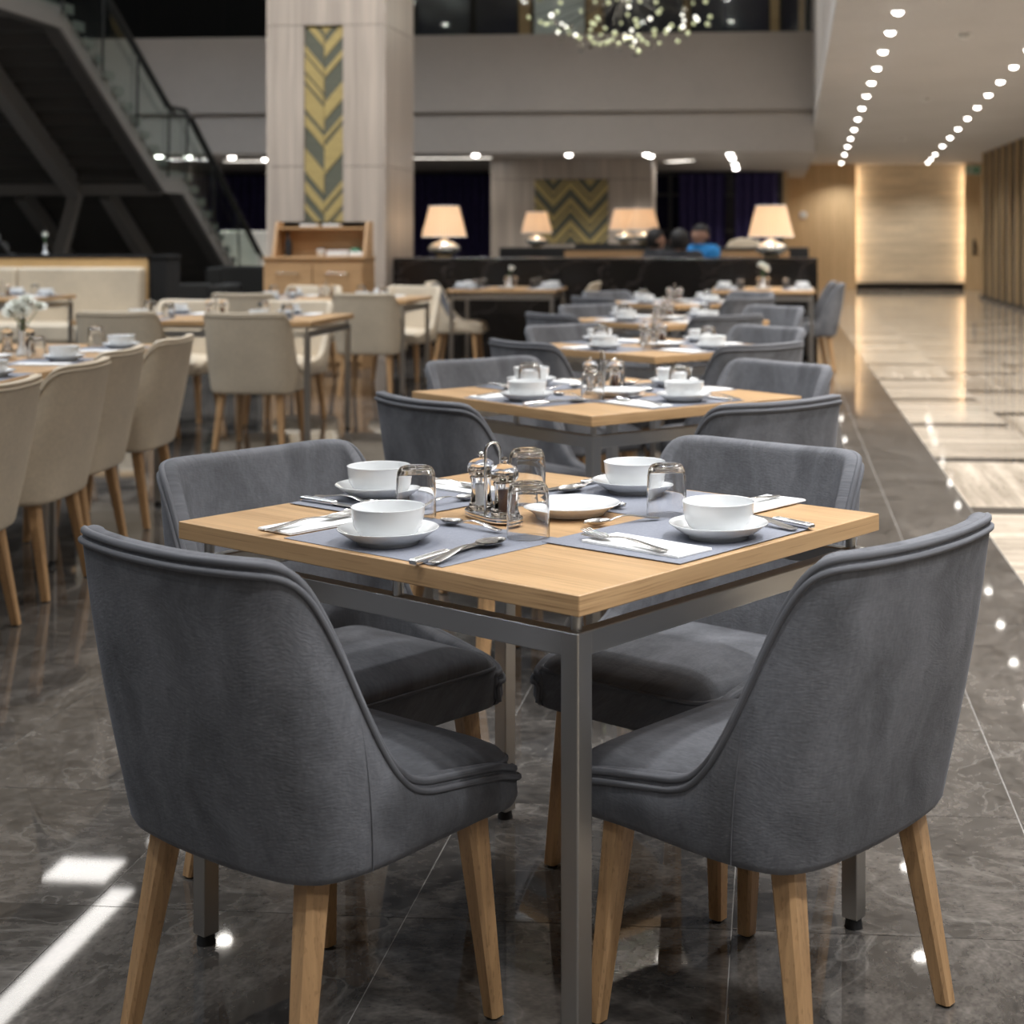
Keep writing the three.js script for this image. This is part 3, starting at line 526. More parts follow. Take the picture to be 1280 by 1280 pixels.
{ // bud vase with flowers
  const vase = (flower) => {
    const t = proto();
    part('vase_body', lathe([[0, 0.002], [0.026, 0], [0.029, 0.002], [0.028, 0.012], [0.018, 0.028], [0.0115, 0.048], [0.0110, 0.085], [0.0140, 0.105], [0.0130, 0.106], [0.0095, 0.086], [0.0095, 0.050], [0, 0.03]], 32), M.porcelain, t);
    flower(t); return t;
  };
  const petals = (t, cx, cy, cz, n, len, w, tiltX) => { // a daisy or chrysanthemum head
    const list = []; for (let ring = 0; ring < 4; ring++) for (let i = 0; i < n; i++) {
      const a = (i + ring * 0.5 + rr(-0.15, 0.15)) / n * Math.PI * 2, up = 0.15 + ring * 0.42, l = len * (1 - ring * 0.16);
      const g = grid(2, 4, (u, v) => { const q = u * 2 - 1, ww = w * Math.sin(Math.PI * (0.12 + 0.82 * v)), rad = 0.004 + v * l; return [rad * Math.cos(up) , rad * Math.sin(up) + 0.002 * v * (1 - Math.abs(q)) , q * ww]; });
      g.rotateY(a); list.push(g);
    }
    const g = join(list); g.rotateX(tiltX); g.translate(cx, cy, cz); const b = part('blossom', g, M.petal, t); return b;
  };
  P_.vaseBunch = vase((t) => {
    for (const [x, y, z, n, l, tx] of [[-0.026, 0.205, 0.01, 15, 0.046, 0.5], [0.014, 0.225, -0.01, 15, 0.046, 0.2], [-0.005, 0.19, 0.025, 14, 0.042, 0.9], [0.066, 0.200, 0, 12, 0.036, 0.4], [-0.045, 0.18, -0.01, 13, 0.040, 0.7]]) { petals(t, x, y, z, n, l, 0.0085, tx); part('stem', tube([[0, 0.09, 0], [x * 0.4, 0.14, z * 0.4], [x, y, z]], 0.0016, 8, 5), M.leafGreen, t); }
    for (const [a, y] of [[0.3, 0.135], [2.6, 0.15], [4.4, 0.14]]) { const g = grid(2, 4, (u, v) => { const q = u * 2 - 1; return [0.006 + v * 0.035, 0.012 * v, q * 0.010 * Math.sin(Math.PI * v)]; }); g.rotateY(a); g.translate(0, y, 0); part('leaf', g, M.leafGreen, t); }
  });
  P_.vaseRose = vase((t) => {
    const list = []; for (let k = 0; k < 9; k++) { const a = k * 2.4, r = 0.006 + k * 0.0018; const g = grid(6, 5, (u, v) => { const q = (u - 0.5) * 1.9, rad = r + 0.012 * Math.pow(v, 1.6) * (0.4 + k * 0.08); return [rad * Math.cos(q), v * 0.042 * (1 - k * 0.03), rad * Math.sin(q)]; }); g.rotateY(a); list.push(g); }
    const g = join(list); g.rotateZ(-0.25); g.translate(0.012, 0.175, 0); part('blossom', g, M.petal, t);
    part('stem', tube([[0, 0.09, 0], [-0.004, 0.13, 0], [0.012, 0.178, 0]], 0.0022, 8, 5), M.leafGreen, t);
    const l = grid(2, 4, (u, v) => { const q = u * 2 - 1; return [v * 0.04, 0.02 * v, q * 0.012 * Math.sin(Math.PI * v)]; }); l.translate(0, 0.13, 0); part('leaf', l, M.leafGreen, t);
  });
}

// ---------------------------------------------------------------- nearest table, everything on it where it lies
const tableOf = (cx, cd, deg, L, W, label, group) => {
  const a = deg * Math.PI / 180, u = [Math.cos(a), Math.sin(a)], n = [-u[1], u[0]];
  const key = L + 'x' + W; tableOf.made ??= new Map(); if (!tableOf.made.has(key)) tableOf.made.set(key, tableProto(L, W));
  place(tableOf.made.get(key), 'dining_table', cx, cd, 0, a, label, 'table', group);
  const side = (k, along = 0) => { // 0 near long side, 1 right short side, 2 far long side, 3 left short side
    const f = [n, [-u[0], -u[1]], [-n[0], -n[1]], u][k], r = [f[1], -f[0]], dist = k % 2 ? L / 2 : W / 2;
    return { f, r, o: [cx - f[0] * dist + r[0] * along, cd - f[1] * dist + r[1] * along], turn: turnOf(f[0], f[1]) };
  };
  const spot = (x, y) => [cx + u[0] * x + n[0] * y, cd + u[1] * x + n[1] * y];
  return { side, spot, a };
};
const TOP = 0.7502;
function put(p, name, s, u, v, y, turn, label, category, group) { return place(p, name, s.o[0] + s.r[0] * u + s.f[0] * v, s.o[1] + s.r[1] * u + s.f[1] * v, y, s.turn + turn, label, category, group); }
function lay(p, name, a, b, y, label, category, group) { const dx = b[0] - a[0], dd = b[1] - a[1]; return place(p, name, (a[0] + b[0]) / 2, (a[1] + b[1]) / 2, y, turnOf(dx, dd), label, category, group); }

const T1 = tableOf(-0.434, 2.820, -33.5, 0.935, 0.840, 'nearest oak topped table with brushed steel legs and four grey chairs', null);
const W4 = ['left front', 'right front', 'right back', 'left back'], T1n = 'nearest table';
const S1 = [0, 1, 2, 3].map((k) => T1.side(k));
S1.forEach((s, k) => {
  const y = TOP + (k % 2 ? 0.0013 : 0), m = y + 0.0012, w = W4[k];
  put(P_.mat, 'placemat', s, k === 1 ? 0.02 : -0.005, 0.155, y, 0, `grey placemat at the ${w} side of the ${T1n}`, 'placemat', 'placemats on the nearest table');
  const u = [-0.025, 0.045, 0.03, 0.03][k];
  put(P_.saucer, 'saucer', s, u, 0.092, m, 0, `white saucer under the ${w} bowl of the ${T1n}`, 'saucer', 'saucers on the nearest table');
  put(P_.bowl, 'bowl', s, u, 0.092, m + 0.0085, 0, `white porcelain bowl at the ${w} of the ${T1n}`, 'bowl', 'bowls on the nearest table');
});
const MATY = TOP + 0.0026;
place(P_.glass, 'tumbler', -0.642, 2.79, MATY, 0, 'upside down glass tumbler left of the mill stand, beside the left back bowl', 'glass', 'tumblers on the nearest table');
place(P_.glass, 'tumbler', -0.480, 3.035, MATY, 0, 'upside down glass tumbler standing behind the salt and pepper mills', 'glass', 'tumblers on the nearest table');
place(P_.glass, 'tumbler', -0.413, 2.625, MATY, 0, 'upside down glass tumbler in front of the pepper mill', 'glass', 'tumblers on the nearest table');
place(P_.glass, 'tumbler', -0.197, 2.855, MATY, 0, 'upside down glass tumbler between the two right bowls of the nearest table', 'glass', 'tumblers on the nearest table');
{
  const ax = [0.073, -0.09], tn = turnOf(ax[0], ax[1]) + Math.PI / 2;
  place(P_.stand, 'mill_stand', -0.503, 2.790, MATY, tn, 'chrome oval stand with a looped handle at the middle of the nearest table', 'stand');
  place(P_.salt, 'salt_mill', -0.530, 2.823, MATY + 0.0103, 0.4, 'clear salt mill with white filling on the nearest chrome stand', 'salt mill');
  place(P_.pepper, 'pepper_mill', -0.476, 2.757, MATY + 0.0103, 1.1, 'clear pepper mill with dark filling on the nearest chrome stand', 'pepper mill');
  place(P_.plate, 'plate', -0.370, 2.850, MATY, 0, 'flat white plate at the middle of the nearest table', 'plate');
}
{
  const y = MATY, n = T1n;
  lay(P_.knife, 'knife', [-0.553, 2.382], [-0.468, 2.575], y, `steel knife lying under the spoon at the left front of the ${n}`, 'knife');
  lay(P_.spoon, 'soup_spoon', [-0.530, 2.372], [-0.443, 2.588], y, `large steel spoon beside the knife at the left front of the ${n}`, 'spoon');
  lay(P_.dessertSpoon, 'dessert_spoon', [-0.463, 2.653], [-0.586, 2.737], y, `small steel spoon beside the chrome mill stand`, 'spoon');
  lay(P_.napkin, 'napkin', [-0.852, 2.630], [-0.735, 2.800], y - 0.0012, `white folded napkin left of the left front bowl on the ${n}`, 'napkin');
  lay(P_.fork, 'fork', [-0.862, 2.600], [-0.752, 2.775], y + 0.0032, `steel fork lying on the napkin at the left front of the ${n}`, 'fork');
  lay(P_.napkin, 'napkin', [-0.128, 2.500], [-0.292, 2.618], y, `white folded napkin in front of the right front bowl on the ${n}`, 'napkin');
  lay(P_.fork, 'fork', [-0.152, 2.468], [-0.335, 2.632], y + 0.0044, `steel fork lying on the napkin at the right front of the ${n}`, 'fork');
  lay(P_.knife, 'knife', [0.058, 2.735], [-0.082, 2.880], y, `steel knife right of the right front bowl on the ${n}`, 'knife');
  lay(P_.spoon, 'soup_spoon', [0.030, 2.712], [-0.105, 2.850], y, `large steel spoon right of the right front bowl on the ${n}`, 'spoon');
  lay(P_.dessertSpoon, 'dessert_spoon', [-0.212, 2.795], [-0.326, 2.728], y, `small steel spoon in front of the flat white plate`, 'spoon');
  lay(P_.napkin, 'napkin', [0.010, 3.030], [-0.085, 2.890], y, `white napkin behind the right front bowl of the ${n}`, 'napkin');
  lay(P_.fork, 'fork', [0.000, 3.025], [-0.095, 2.880], y + 0.0044, `steel fork on the napkin behind the right front bowl`, 'fork');
  lay(P_.knife, 'knife', [-0.335, 3.250], [-0.458, 3.080], y, `steel knife left of the right back bowl on the ${n}`, 'knife');
  lay(P_.spoon, 'soup_spoon', [-0.305, 3.232], [-0.420, 3.070], y, `large steel spoon beside the knife near the right back bowl`, 'spoon');
  lay(P_.dessertSpoon, 'dessert_spoon', [-0.400, 2.985], [-0.275, 2.905], y, `small steel spoon behind the flat white plate`, 'spoon');
  lay(P_.napkin, 'napkin', [-0.725, 3.185], [-0.555, 3.065], y, `white napkin behind the left tumbler at the left back of the ${n}`, 'napkin');
  lay(P_.fork, 'fork', [-0.730, 3.180], [-0.570, 3.072], y + 0.0044, `steel fork on the napkin behind the salt mill`, 'fork');
  lay(P_.knife, 'knife', [-0.895, 2.945], [-0.720, 2.830], y, `steel knife left of the left back bowl on the ${n}`, 'knife');
  lay(P_.spoon, 'soup_spoon', [-0.882, 2.980], [-0.712, 2.865], y, `large steel spoon left of the left back bowl on the ${n}`, 'spoon');
  lay(P_.dessertSpoon, 'dessert_spoon', [-0.655, 2.885], [-0.575, 2.985], y, `small steel spoon behind the left tumbler of the ${n}`, 'spoon');
}
const G1 = 'grey velvet chairs round the nearest table';
chair(greyChair, -0.729, 2.468, 0.552, 0.834, 'large grey velvet chair nearest the camera at left, seen from behind', G1);
chair(greyChair, -0.009, 2.573, -0.82, 0.572, 'large grey velvet chair nearest the camera at right, seen from behind', G1);
chair(greyChair, -0.858, 3.068, 0.82, -0.572, 'grey velvet chair facing the camera at the left back of the nearest table', G1);
chair(greyChair, -0.168, 3.185, -0.552, -0.834, 'grey velvet chair facing the camera at the right back of the nearest table', G1);

// ---------------------------------------------------------------- other tables
function setting(s, where, lvl, u0 = 0, lift = 0) {
  const y = TOP + lift, m = y + 0.0012, g = `tableware on ${where}`;
  put(P_.mat, 'placemat', s, u0, 0.155, y, 0, `grey placemat at ${where}`, 'placemat', g);
  put(P_.saucer, 'saucer', s, u0 + 0.02, 0.105, m, 0, `white saucer under bowl at ${where}`, 'saucer', g);
  put(P_.bowl, 'bowl', s, u0 + 0.02, 0.105, m + 0.0085, 0, `white porcelain bowl at ${where}`, 'bowl', g);
  put(P_.glass, 'tumbler', s, u0 + 0.145, 0.262, m, 0, `upside down tumbler at ${where}`, 'glass', g);
  put(P_.napkin, 'napkin', s, u0 - 0.140, 0.130, m, 0.03, `white folded napkin at ${where}`, 'napkin', g);
  if (lvl > 0) {
    put(P_.fork, 'fork', s, u0 - 0.140, 0.125, m + 0.0044, 0.05, `steel fork on the napkin at ${where}`, 'fork', g);
    put(P_.knife, 'knife', s, u0 + 0.125, 0.120, m, 0.03, `steel knife at ${where}`, 'knife', g);
    put(P_.spoon, 'soup_spoon', s, u0 + 0.168, 0.118, m, 0.02, `large steel spoon at ${where}`, 'spoon', g);
    put(P_.dessertSpoon, 'dessert_spoon', s, u0 + 0.01, 0.270, m, Math.PI / 2, `small steel spoon at ${where}`, 'spoon', g);
  }
}
function mills(x, d, turn, y, where) {
  place(P_.stand, 'mill_stand', x, d, y, turn, `chrome mill stand with looped handle on ${where}`, 'stand');
  const c = Math.cos(turn), s = Math.sin(turn);
  place(P_.salt, 'salt_mill', x - 0.043 * c, d - 0.043 * s, y + 0.0103, 0.2, `clear salt mill on ${where}`, 'salt mill');
  place(P_.pepper, 'pepper_mill', x + 0.043 * c, d + 0.043 * s, y + 0.0103, 0.8, `clear pepper mill on ${where}`, 'pepper mill');
}
const rowOf = [
  [-0.549, 5.04, -44.5, 'second'], [-0.555, 7.22, -43, 'third'], [-0.67, 9.5, -43, 'fourth'], [-0.76, 12.0, -43, 'fifth'],
];
rowOf.forEach(([x, d, a, nth], i) => {
  const where = `the ${nth} grey row table`;
  const t = tableOf(x, d, a, 0.93, 0.85, `oak topped table with steel frame, ${nth} in the row of grey chairs`, null);
  W4.forEach((w, k) => setting(t.side(k), `the ${w} of ${where}`, i === 0 ? 1 : 0, 0, k % 2 ? 0.0013 : 0));
  const c = t.spot(-0.03, 0.02); mills(c[0], c[1], t.a + 0.5, TOP, where);
  const p = t.spot(0.10, -0.02); place(P_.plate, 'plate', p[0], p[1], TOP + 0.0026, 0, `flat white plate at the middle of ${where}`, 'plate');
});
const GR = 'grey velvet chairs of the further tables';
for (const [x, d, fx, fd, n] of [
  [-0.79, 4.50, 0.72, 0.695, 'grey velvet chair seen from behind at the left front of the second table'],
  [-0.172, 4.53, -0.70, 0.714, 'grey velvet chair seen from behind at the right front of the second table'],
  [-0.875, 5.48, 0.71, -0.704, 'grey velvet chair facing the camera at the left back of the second table'],
  [-0.165, 5.42, -0.70, -0.714, 'grey velvet chair facing the camera at the right back of the second table'],
  [-0.885, 6.82, 0.73, 0.683, 'grey velvet chair seen from behind at the left front of the third table'],
  [-0.240, 6.770, -0.71, 0.704, 'grey velvet chair seen from behind at the right front of the third table'],
  [-0.875, 7.70, 0.70, -0.714, 'grey velvet chair facing the camera at the left back of the third table'],
  [-0.215, 7.62, -0.70, -0.714, 'grey velvet chair facing the camera at the right back of the third table'],
  [-1.10, 9.17, 0.73, 0.683, 'grey velvet chair seen from behind at the left front of the fourth table'],
  [-0.42, 9.14, -0.6, 0.8, 'grey velvet chair seen from behind at the right front of the fourth table'],
  [-1.02, 9.97, 0.72, -0.694, 'grey velvet chair facing the camera at the left back of the fourth table'],
  [-0.18, 9.86, -0.68, -0.733, 'grey velvet chair facing the camera at the right back of the fourth table'],
  [-1.15, 11.62, 0.72, 0.694, 'grey velvet chair seen from behind at the left front of the fifth table'],
  [-0.36, 11.60, -0.70, 0.714, 'grey velvet chair seen from behind at the right front of the fifth table'],
  [-1.17, 12.42, 0.72, -0.694, 'grey velvet chair facing the camera at the left back of the fifth table'],
  [-0.37, 12.45, -0.70, -0.714, 'grey velvet chair facing the camera at the right back of the fifth table'],
]) chair(greyChair, x, d, fx, fd, n, GR);
// two tables in front of the marble counter
{
  const t6 = tableOf(-0.12, 15.05, 0, 0.95, 1.12, 'oak topped table with a white flower bunch, before the right end of the marble counter', null);
  const t7 = tableOf(-2.56, 15.05, 0, 1.02, 0.84, 'oak topped table with a single white rose, before the marble counter', null);
  for (const [t, n] of [[t6, 'the flower bunch table'], [t7, 'the single rose table']]) {
    for (const [k, w] of [[1, 'right'], [3, 'left']]) { setting(t.side(k, -0.19), `the ${w} first place of ${n}`, 0, 0); setting(t.side(k, 0.20), `the ${w} second place of ${n}`, 0, 0); }
    const c = t.spot(0.0, 0.14); mills(c[0], c[1], 0.3, TOP, n);
  }
  let c = t6.spot(0.0, -0.05); place(P_.vaseBunch, 'flower_vase', c[0], c[1], TOP, 2.0, 'white bud vase with white flowers on the table before the right lamp', 'vase');
  place(P_.plate, 'plate', c[0] - 0.0, c[1] - 0.22, TOP, 0, 'flat white plate before the vase on the table with the flower bunch', 'plate');
  c = t7.spot(0.02, -0.05); place(P_.vaseRose, 'flower_vase', c[0], c[1], TOP, 0, 'white bud vase with one white rose before the marble counter', 'vase');
  place(P_.plate, 'plate', c[0], c[1] - 0.22, TOP, 0, 'flat white plate before the vase with the single rose', 'plate');
  chair(greyChair, 0.33, 14.79, -1, 0.0, 'nearer grey velvet chair at the right side of the flower bunch table', GR);
  chair(greyChair, 0.27, 15.31, -1, 0.0, 'further grey velvet chair at the right side of the flower bunch table', GR);
  chair(twoToneChair, -3.02, 14.95, 1, 0.05, 'beige chair with grey inner back at the left side of the single rose table', 'two-tone chairs');
  chair(twoToneChair, -1.98, 15.0, -1, 0.0, 'beige chair with grey inner back at the right side of the single rose table', 'two-tone chairs');
}
// beige chairs and their tables on the left
{
  const GB = 'beige chairs', B = [-0.083, 0.9965];
  const L = 1.40, Wd = 0.85, deg = Math.atan2(B[1], B[0]) * 180 / Math.PI, inw = [-0.9965, -0.083];
  const c1 = [-2.655 + inw[0] * Wd / 2, 5.08 + inw[1] * Wd / 2], c2 = [c1[0] + B[0] * (L + 0.01), c1[1] + B[1] * (L + 0.01)];
  const t1 = tableOf(c1[0], c1[1], deg, L, Wd, 'nearer of the two joined oak tables along the row of beige chairs', null);
  const t2 = tableOf(c2[0], c2[1], deg, L, Wd, 'further of the two joined oak tables along the row of beige chairs', null);
  for (const [t, along, n] of [[t1, -0.36, 'nearest'], [t1, 0.34, 'second'], [t2, -0.36, 'third'], [t2, 0.34, 'fourth']]) setting(t.side(0, along), `the ${n} place of the joined left tables`, 0);
  for (const [t, along, n] of [[t1, 0.36, 'second'], [t2, -0.34, 'third']]) setting(t.side(2, -along), `the ${n} far side place of the joined left tables`, 0);
  let v = t2.spot(-0.05, -0.04); place(P_.vaseBunch, 'flower_vase', v[0], v[1], TOP, 0.6, 'white bud vase with white chrysanthemums on the left table', 'vase');
  v = t2.spot(-0.27, 0.0); place(P_.plate, 'plate', v[0], v[1], TOP + 0.0002, 0, 'flat white plate before the chrysanthemum vase', 'plate');
  v = t2.spot(0.13, 0.05); mills(v[0], v[1], 0.4, TOP, 'the joined table beside the chrysanthemums');
  [[-2.625, 4.69, 'first beige chair of the row at the left edge, nearest the camera'], [-2.715, 5.42, 'second beige chair of the left row, counted from the camera'], [-2.845, 6.06, 'third beige chair of the left row, half hidden between its neighbours'], [-2.90, 6.75, 'fourth beige chair of the left row, furthest from the camera']]
    .forEach(([x, d, n]) => chair(beigeChair, x, d, -0.9965, -0.083, n, GB));
  const t3 = tableOf(-3.45, 9.58, 0, 1.46, 0.95, 'oak topped table behind the two beige chairs with backs to the camera', null);
  const t4 = tableOf(-3.62, 12.60, 0, 1.50, 0.95, 'oak topped table in front of the wooden cabinet', null);
  for (const [t, n] of [[t3, 'the middle beige table'], [t4, 'the cabinet side table']]) {
    for (const [k, a, w] of [[0, -0.38, 'near left'], [0, 0.36, 'near right'], [2, -0.36, 'far right'], [2, 0.38, 'far left']]) setting(t.side(k, a), `the ${w} of ${n}`, 0);
    const c = t.spot(-0.02, 0.0); mills(c[0], c[1], 0.6, TOP, n);
  }
  for (const [x, d, fx, fd, n] of [
    [-3.06, 9.20, 0.02, 1, 'beige chair with its whole back to the camera at the middle table'],
    [-3.88, 9.30, 0.0, 1, 'beige chair left of the one with its whole back to the camera'],
    [-4.02, 10.42, 0, -1, 'beige chair facing the camera at the far left of the middle table'],
    [-3.28, 10.38, -0.05, -1, 'beige chair facing the camera at the far right of the middle table'],
    [-3.17, 12.25, 0.02, 1, 'beige chair with its back to the camera right of the cabinet front'],
    [-4.10, 12.16, 0, 1, 'beige chair with its back to the camera left of the cabinet front'],
    [-4.08, 13.50, 0, -1, 'beige chair facing the camera close before the wooden cabinet'],
    [-3.22, 13.52, -0.15, -1, 'beige chair facing the camera right of the wooden cabinet'],
  ]) chair(beigeChair, x, d, fx, fd, n, GB);
  const t5 = tableOf(-6.42, 12.62, 0, 0.92, 0.92, 'oak topped table in front of the beige banquette', null);
  setting(t5.side(1, 0.1), 'the right of the banquette table', 0); setting(t5.side(2, 0.0), 'the far side of the banquette table', 0);
  mills(-6.30, 12.45, 0.4, TOP, 'the table before the banquette');
}
// banquette bench
{
  const b = proto(), x0 = -3.6; // along x from -3.6 to 0
  for (let i = 0; i < 3; i++) { const c = x0 + 1.2 * i + 0.6; part('seat_cushion', rbox(1.195, 0.16, 0.62, 0.03, c, 0.37, -0.33, false, 3), M.hide, b); part('back_cushion', rbox(1.195, 0.62, 0.17, 0.035, c, 0.645, -0.70, false, 3), M.hide, b); }
  part('plinth', box(3.58, 0.29, 0.60, x0 + 1.8, 0.145, -0.34), M.hideCord, b);
  part('wood_panel', box(3.6, 1.04, 0.06, x0 + 1.8, 0.52, -0.83), M.oakPale, b);
  part('ledge', box(3.66, 0.03, 0.16, x0 + 1.8, 1.055, -0.87), M.black, b);
  place(b, 'banquette', -5.93, 13.75, 0, 0, 'long beige banquette bench with a pale oak back panel under the staircase', 'bench');
  place(P_.vaseRose, 'flower_vase', -6.98, 14.64, 1.0702, 2, 'white bud vase with one white rose on the banquette ledge', 'vase');
}
// planters and dark low walls right of the banquette
{
  const a = proto(); part('wall_panel', box(0.16, 1.04, 0.35, 0, 0.52, -0.175), M.matteBlack, a); part('cap', box(0.18, 0.03, 0.37, 0, 1.055, -0.175), M.matteBlack, a);
  place(a, 'low_wall', -5.83, 14.55, 0, 0, 'black low wall at the right end of the banquette', 'low wall');
  const sofaLow = (w, h, d) => { const s = proto(); part('arm', rbox(0.18, h, d, 0.03, -w / 2 + 0.09, h / 2, -d / 2), M.wicker, s); part('arm', rbox(0.18, h, d, 0.03, w / 2 - 0.09, h / 2, -d / 2), M.wicker, s); part('back', rbox(w - 0.36, h * 1.02, 0.2, 0.03, 0, h * 0.51, -0.1), M.wicker, s); part('seat', rbox(w - 0.36, 0.4, d - 0.22, 0.03, 0, 0.2, -d / 2 - 0.1), M.wicker, s); return s; };
  place(sofaLow(0.95, 0.90, 0.8), 'lounge_sofa', -5.80, 17.0, 0, 0, 'dark woven lounge seat left of the wooden cabinet', 'sofa');
  place(sofaLow(1.15, 0.74, 0.8), 'lounge_sofa', -6.25, 15.9, 0, 0.12, 'lower dark woven lounge seat behind the beige middle table', 'sofa');
  const arm = () => { const s = proto(); part('seat_cushion', rbox(0.56, 0.16, 0.6, 0.04, 0, 0.66, -0.32), M.hideWhite, s); part('back_cushion', rbox(0.6, 0.62, 0.16, 0.04, 0, 1.02, -0.62), M.hideWhite, s); part('base', rbox(0.6, 0.56, 0.66, 0.02, 0, 0.28, -0.35), M.darkWood, s); return s; };
  const ac = arm(); place(ac, 'armchair', -8.02, 24.0, 0, 0, 'cream upholstered high armchair left of the stone column', 'armchair', 'cream armchairs'); place(ac, 'armchair', -8.75, 24.6, 0, 0, 'cream upholstered high armchair behind the staircase foot', 'armchair', 'cream armchairs');
}
// waiter's cabinet
{
  const c = proto(), W = 0.95, D = 0.44, lean = 0.10;
  part('carcass', box(W, 1.03, D - 0.02, W / 2, 0.515, -D / 2 - 0.01), M.oak, c);
  for (const k of [0, 1]) { const d = part('door', rbox(W / 2 - 0.012, 0.92, 0.02, 0.002, W / 4 + k * W / 2, 0.53, 0.004), M.oak, c); part('handle', tube([[W / 4 + k * W / 2 - 0.11, 0.90, 0.012], [W / 4 + k * W / 2 - 0.10, 0.90, 0.04], [W / 4 + k * W / 2 + 0.10, 0.90, 0.04], [W / 4 + k * W / 2 + 0.11, 0.90, 0.012]], 0.007, 24, 8), M.chrome, d); }
  part('worktop', rbox(W + 0.02, 0.025, D, 0.003, W / 2, 1.0425, -D / 2), M.oak, c);
  for (const x of [0.06, W - 0.02]) { const s = new THREE.Shape([[0, 0], [0.30, 0], [0.30, 0.33], [0.12, 0.33]].map((p) => new THREE.Vector2(...p))), g = new THREE.ExtrudeGeometry(s, { depth: 0.025, bevelEnabled: false }); g.rotateY(Math.PI / 2); g.translate(x, 1.055, -0.06); part('hutch_side', metreUV(g), M.oak, c); }
  part('hutch_back', box(W - 0.05, 0.33, 0.02, W / 2 + 0.03, 1.22, -0.36), M.oak, c);
  part('hutch_shelf', box(W - 0.06, 0.022, 0.22, W / 2 + 0.025, 1.325, -0.28), M.oak, c);
  part('hutch_top', box(W - 0.06, 0.05, 0.02, W / 2 + 0.025, 1.36, -0.36), M.oak, c);
  place(c, 'cabinet', -4.79, 14.5, 0, 0, 'oak service cabinet with a hutch in front of the stone column', 'cabinet');
  const bot = proto(); part('bottle_body', lathe([[0, 0], [0.032, 0], [0.034, 0.01], [0.034, 0.13], [0.014, 0.17], [0.013, 0.22], [0, 0.222]], 24), M.black, bot); part('bottle_cap', lathe([[0, 0.222], [0.014, 0.222], [0.014, 0.235], [0, 0.236]], 16), M.black, bot); place(bot, 'bottle', -4.62, 14.72, 1.056, 0, 'dark bottle at the left inside the cabinet hutch', 'bottle');
  const cup = proto(); part('cup_body', lathe([[0, 0.002], [0.03, 0], [0.04, 0.07], [0.037, 0.07], [0.028, 0.006], [0, 0.006]], 24), M.porcelain, cup); place(cup, 'cup', -4.30, 14.7, 1.056, 0, 'white cup inside the cabinet hutch', 'cup');
  const nap = proto(); for (let i = 0; i < 6; i++) part('folded_napkin', rbox(0.2, 0.009, 0.14, 0.004, 0.003 * (i % 3), 0.005 + i * 0.0095, 0.004 * (i % 2)), M.napkin, nap); place(nap, 'napkin_stack', -4.145, 14.74, 1.056, 0.1, 'stack of white napkins inside the cabinet hutch', 'napkins');
  const gt = proto(); part('tray', rbox(0.15, 0.045, 0.12, 0.008, 0, 0.0225, 0), M.white, gt); part('cloth', rbox(0.09, 0.03, 0.08, 0.012, -0.02, 0.06, 0), M.greenTray, gt); place(gt, 'cutlery_tray', -3.95, 14.74, 1.056, 0, 'pale tray with a green cloth at the right inside the cabinet hutch', 'tray');
  for (const [x, n] of [[-4.42, 'left pale tray on the top shelf of the cabinet'], [-4.2, 'right pale tray on the top shelf of the cabinet']]) { const tr = proto(); part('tray_base', rbox(0.16, 0.03, 0.12, 0.006, 0, 0.015, 0), M.white, tr); part('tray_rim', rbox(0.165, 0.008, 0.125, 0.003, 0, 0.032, 0), M.chrome, tr); place(tr, 'tray', x, 14.74, 1.3365, 0, n, 'tray'); }
}

// ---------------------------------------------------------------- table lamps
function lampProto(s, cd) {
  const t = proto();
  part('lamp_base', lathe([[0, 0], [0.075, 0], [0.08, 0.006], [0.08, 0.016], [0.070, 0.02]].map((p) => p.map((v) => v * s)), 40), M.brass, t);
  part('lamp_body', lathe([[0.05, 0.018], [0.10, 0.03], [0.155, 0.07], [0.165, 0.10], [0.15, 0.125], [0.10, 0.155], [0.04, 0.180], [0.022, 0.195], [0.0, 0.196]].map((p) => p.map((v) => v * s)), 48), M.silverCeramic, t);
  part('lamp_neck', lathe([[0.018, 0.19], [0.02, 0.20], [0.012, 0.21], [0.012, 0.30], [0, 0.30]].map((p) => p.map((v) => v * s)), 20), M.brass, t);
  const pleat = (r, y, n) => (u) => { const a = u * Math.PI * 2, k = r + 0.0035 * Math.sin(a * 44); return [k * Math.cos(a) * s, y * s, -k * Math.sin(a) * s]; };
  part('lamp_shade', grid(264, 4, (u, v) => pleat(mix(0.230, 0.150, v), mix(0.215, 0.530, v))(u)), M.shadeCloth, t);
  for (const [r, y] of [[0.231, 0.215], [0.151, 0.530]]) { const pts = []; for (let i = 0; i < 40; i++) { const a = i / 40 * Math.PI * 2; pts.push([r * s * Math.cos(a), y * s, r * s * Math.sin(a)]); } part('shade_trim', tube(pts, 0.005 * s, 80, 5, true), M.white, t); }
  part('bulb', new THREE.SphereGeometry(0.035 * s, 20, 14).translate(0, 0.36 * s, 0), M.bulb, t);
  const L = new THREE.PointLight(new THREE.Color(1.0, 0.79, 0.53), cd, 0, 2); L.position.set(0, 0.36 * s, 0); L.castShadow = true; L.shadow.radius = 2; t.add(L);
  return t;
}
const bigLamp = lampProto(1, 0.09), smallLamp = lampProto(0.86, 0.068);
place(bigLamp, 'table_lamp', -3.43, 16.2, 1.026, 0, 'large table lamp with pleated shade at the left of the marble counter', 'lamp', 'large lamps on the marble counter');
place(bigLamp, 'table_lamp', -0.05, 16.2, 1.026, 0, 'large table lamp with pleated shade at the right of the marble counter', 'lamp', 'large lamps on the marble counter');
place(smallLamp, 'table_lamp', -3.09, 20.35, 1.1005, 0, 'smaller table lamp left of the chevron wall panel', 'lamp', 'smaller lamps on the reception desk');
